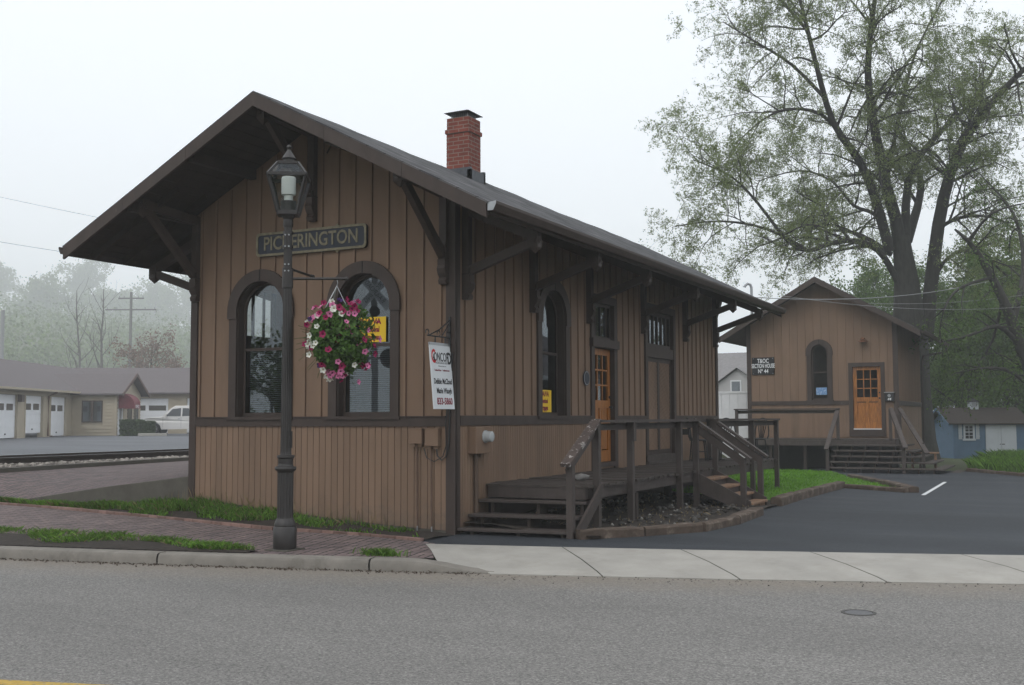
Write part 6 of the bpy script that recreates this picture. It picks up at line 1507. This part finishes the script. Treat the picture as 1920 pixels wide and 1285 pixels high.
MB().add([(-14.5,60.3,3.75),(-12.8,60.3,4.95),(-12.8,65,4.95),(-14.5,65,3.75)],[(0,1,2,3)]).add([(-11.1,60.3,3.75),(-12.8,60.3,4.95),(-12.8,65,4.95),(-11.1,65,3.75)],[(0,1,2,3)]).build('roof', mat('grey_shingle2',(.24,.23,.23),.9,.15,5), dmr)
wi = MB().box(-13.32,-12.55,60.55,60.6,3.2,4.1).build('window', WHITE, dmr); MB().box(-13.22,-12.65,60.53,60.552,3.3,4.0).build('pane', mat('far_pane',(.16,.18,.2),.2), wi)
wf = thing('white_fence', 'tall white vinyl fence between the depot and the section house', 'fence', (-4.5,27,0))
mb = MB()
for i in range(24): mb.box(-9+.31*i,-9+.31*i+.30,26.6,26.65,-.4,2.44)
mb.build('panels', WHITE, wf); MB().box(-9,-1.6,26.58,26.67,2.44,2.52).build('top_rail', WHITE, wf)
UX, UY = -124., 112.
PLG = mat('weathered_pole', (.17,.165,.16), .9, .2)
up = thing('utility_pole', 'wooden utility pole with crossarms fading in the fog', 'utility pole', (UX,UY,1))
MB().tube([(UX,UY,1),(UX,UY,21.6)],[.28,.2],8).build('pole', PLG, up)
for z, h in ((20.6,2.0),(18.8,4.0)):
    a = MB().beam(Vector((UX,UY,z))-SR*h,Vector((UX,UY,z))+SR*h,.2,.2).build('crossarm', PLG, up)
    for k in (-1,-.6,.6,1): c = Vector((UX,UY,z+.1))+SR*h*.93*k; MB().tube([c,c+Vector((0,0,.3))],.08,6).build('insulator', STEEL, a)
lpst = thing('lot_light_pole', 'thin grey pole with a short arm behind the garage roof', 'pole', (-97,68,.4))
MB().tube([(-97,68,.3),(-97,68,13.6)],.2,8).build('pole', GREYINK, lpst); MB().tube([(-97,68,9.6),(-99,66.4,9.0)],.12,8).build('arm', GREYINK, lpst)
def wire(pts, label, r=.012, sag=.5, mid=None):
    a, b_ = Vector(pts[0]), Vector(pts[1]); P_ = [a+(b_-a)*t-Vector((0,0,sag*4*t*(1-t))) for t in np.linspace(0,1,17)]
    o = MB().tube(P_, r, 5).build('overhead_wire', GREYINK, loc=tuple(a)); tag(o, label, 'wire', 'overhead wires')
wire(((-164,92.6,42.5),(-104,126.6,28.5)),'upper wire crossing the fog left of the depot roof',.035,.8)
wire(((-124,64.8,26.4),(-70,100.8,17.2)),'lower wire crossing the fog under the depot eave',.03,.6)
wire(((-.3,16.7,4.86),(6.6,39,8.1)),'thick pale wire rising from the depot eave to the right edge',.012,.55)
wire(((-.2,23.35,5.45),(7.5,30.5,6.15)),'thin wire passing in front of the section house gable, upper one',.006,.35)
wire(((.46,17.1,4.9),(7.2,29.5,5.5)),'thin wire crossing the section house gable low down',.006,.3)
# grey clapboard house east of the drive (seen reflected in the side window)
eh = thing('clapboard_house', 'grey clapboard house across the drive, reflected in the side window', 'house', (15,26,0))
FE = lambda u,w,z:(10.4-w,u,z)
mb = clap(FE,19,30,-.3,3.4,.18); mb.box(10.41,19,19,30,-.4,3.4); mb.prism(lambda u,w,z:(u,19.0+w,z),[(10.4,3.4),(19,3.4),(14.7,6.4)],0,11); mb.build('wall', mat('slate_siding',(.16,.17,.20),.7,.08,2), eh)
MB().add([(9.9,18.6,3.1),(9.9,30.4,3.1),(14.7,30.4,6.5),(14.7,18.6,6.5)],[(0,1,2,3)]).add([(19.5,18.6,3.1),(19.5,30.4,3.1),(14.7,30.4,6.5),(14.7,18.6,6.5)],[(0,1,2,3)]).build('roof', GSHING, eh)
MB().box(9.82,9.94,18.6,30.4,3.0,3.16).build('gutter', WHITE, eh)
# crossing signal on the far side of the street (seen reflected in the gable window)
xs_ = thing('crossing_signal', 'railroad crossing signal with crossbuck across the street, seen in the window reflection', 'railroad signal', (-10.3,-12.9,0))
MB().tube([(-10.3,-12.9,-.3),(-10.3,-12.9,5.7)],.09,12).build('mast', GREYINK, xs_)
MB().tube([(-10.3,-12.9,5.7),(-10.3,-12.9,5.8)],[.2,.05],14).tube([(-10.3,-12.9,4.62),(-10.15,-12.75,4.62)],.05,8).tube([(-10.18,-12.72,4.62),(-10.12,-12.66,4.62)],.16,14).build('bell', BLACK, xs_)
xd = Vector((.57,.82,0)).normalized(); xu = Vector((-xd.y,xd.x,0))       # faces the gable; right-hand axis when read
c_ = Vector((-10.3,-12.9,5.2))+xd*.12
for k, wd in ((-1,'CROSSING'),(1,'RAILROAD')):
    a = rad(48)*k; U_ = xu*math.cos(a)+Vector((0,0,1))*math.sin(a); c2_ = c_+xd*(.012*(k+1))
    V_ = xd.cross(U_)
    bl = MB().add([c2_+U_*(sx*.62)+V_*(sy*.115)+xd*dz for dz in (-.006,.006) for sx,sy in ((-1,-1),(1,-1),(1,1),(-1,1))],[(0,3,2,1),(4,5,6,7),(0,1,5,4),(1,2,6,5),(2,3,7,6),(3,0,4,7)]).build('crossbuck_blade', WHITE, xs_)
    text(wd,'lettering',.20,tuple(c2_+xd*.014),tuple(U_),tuple(V_),BLKINK,xs_,.85,.001)
for s in (-1,1):
    c3 = Vector((-10.3,-12.9,3.3))+xu*.42*s+xd*.1
    h_ = MB().tube([c3,c3+xd*.03],.28,18).tube([c3+xd*.03,c3+xd*.05],.11,14).build('flasher', BLACK, xs_)
MB().tube([Vector((-10.3,-12.9,3.3))-xu*.42,Vector((-10.3,-12.9,3.3))+xu*.42],.03,8).build('flasher_arm', GREYINK, xs_)
# ================================================================== FOG
hz_ = MB().box(-840,840,-840,840,-1.6,122).build('haze', None); hz_['kind'] = 'stuff'
hm = bpy.data.materials.new('haze'); hm.use_nodes = True; hn = hm.node_tree.nodes; hn.remove(hn['Principled BSDF'])
pv = hn.new('ShaderNodeVolumePrincipled'); pv.inputs['Color'].default_value = (.965,.985,1,1); pv.inputs['Density'].default_value = .00145; pv.inputs['Anisotropy'].default_value = 0.
hm.node_tree.links.new(pv.outputs[0], hn['Material Output'].inputs['Volume']); hz_.data.materials.append(hm)
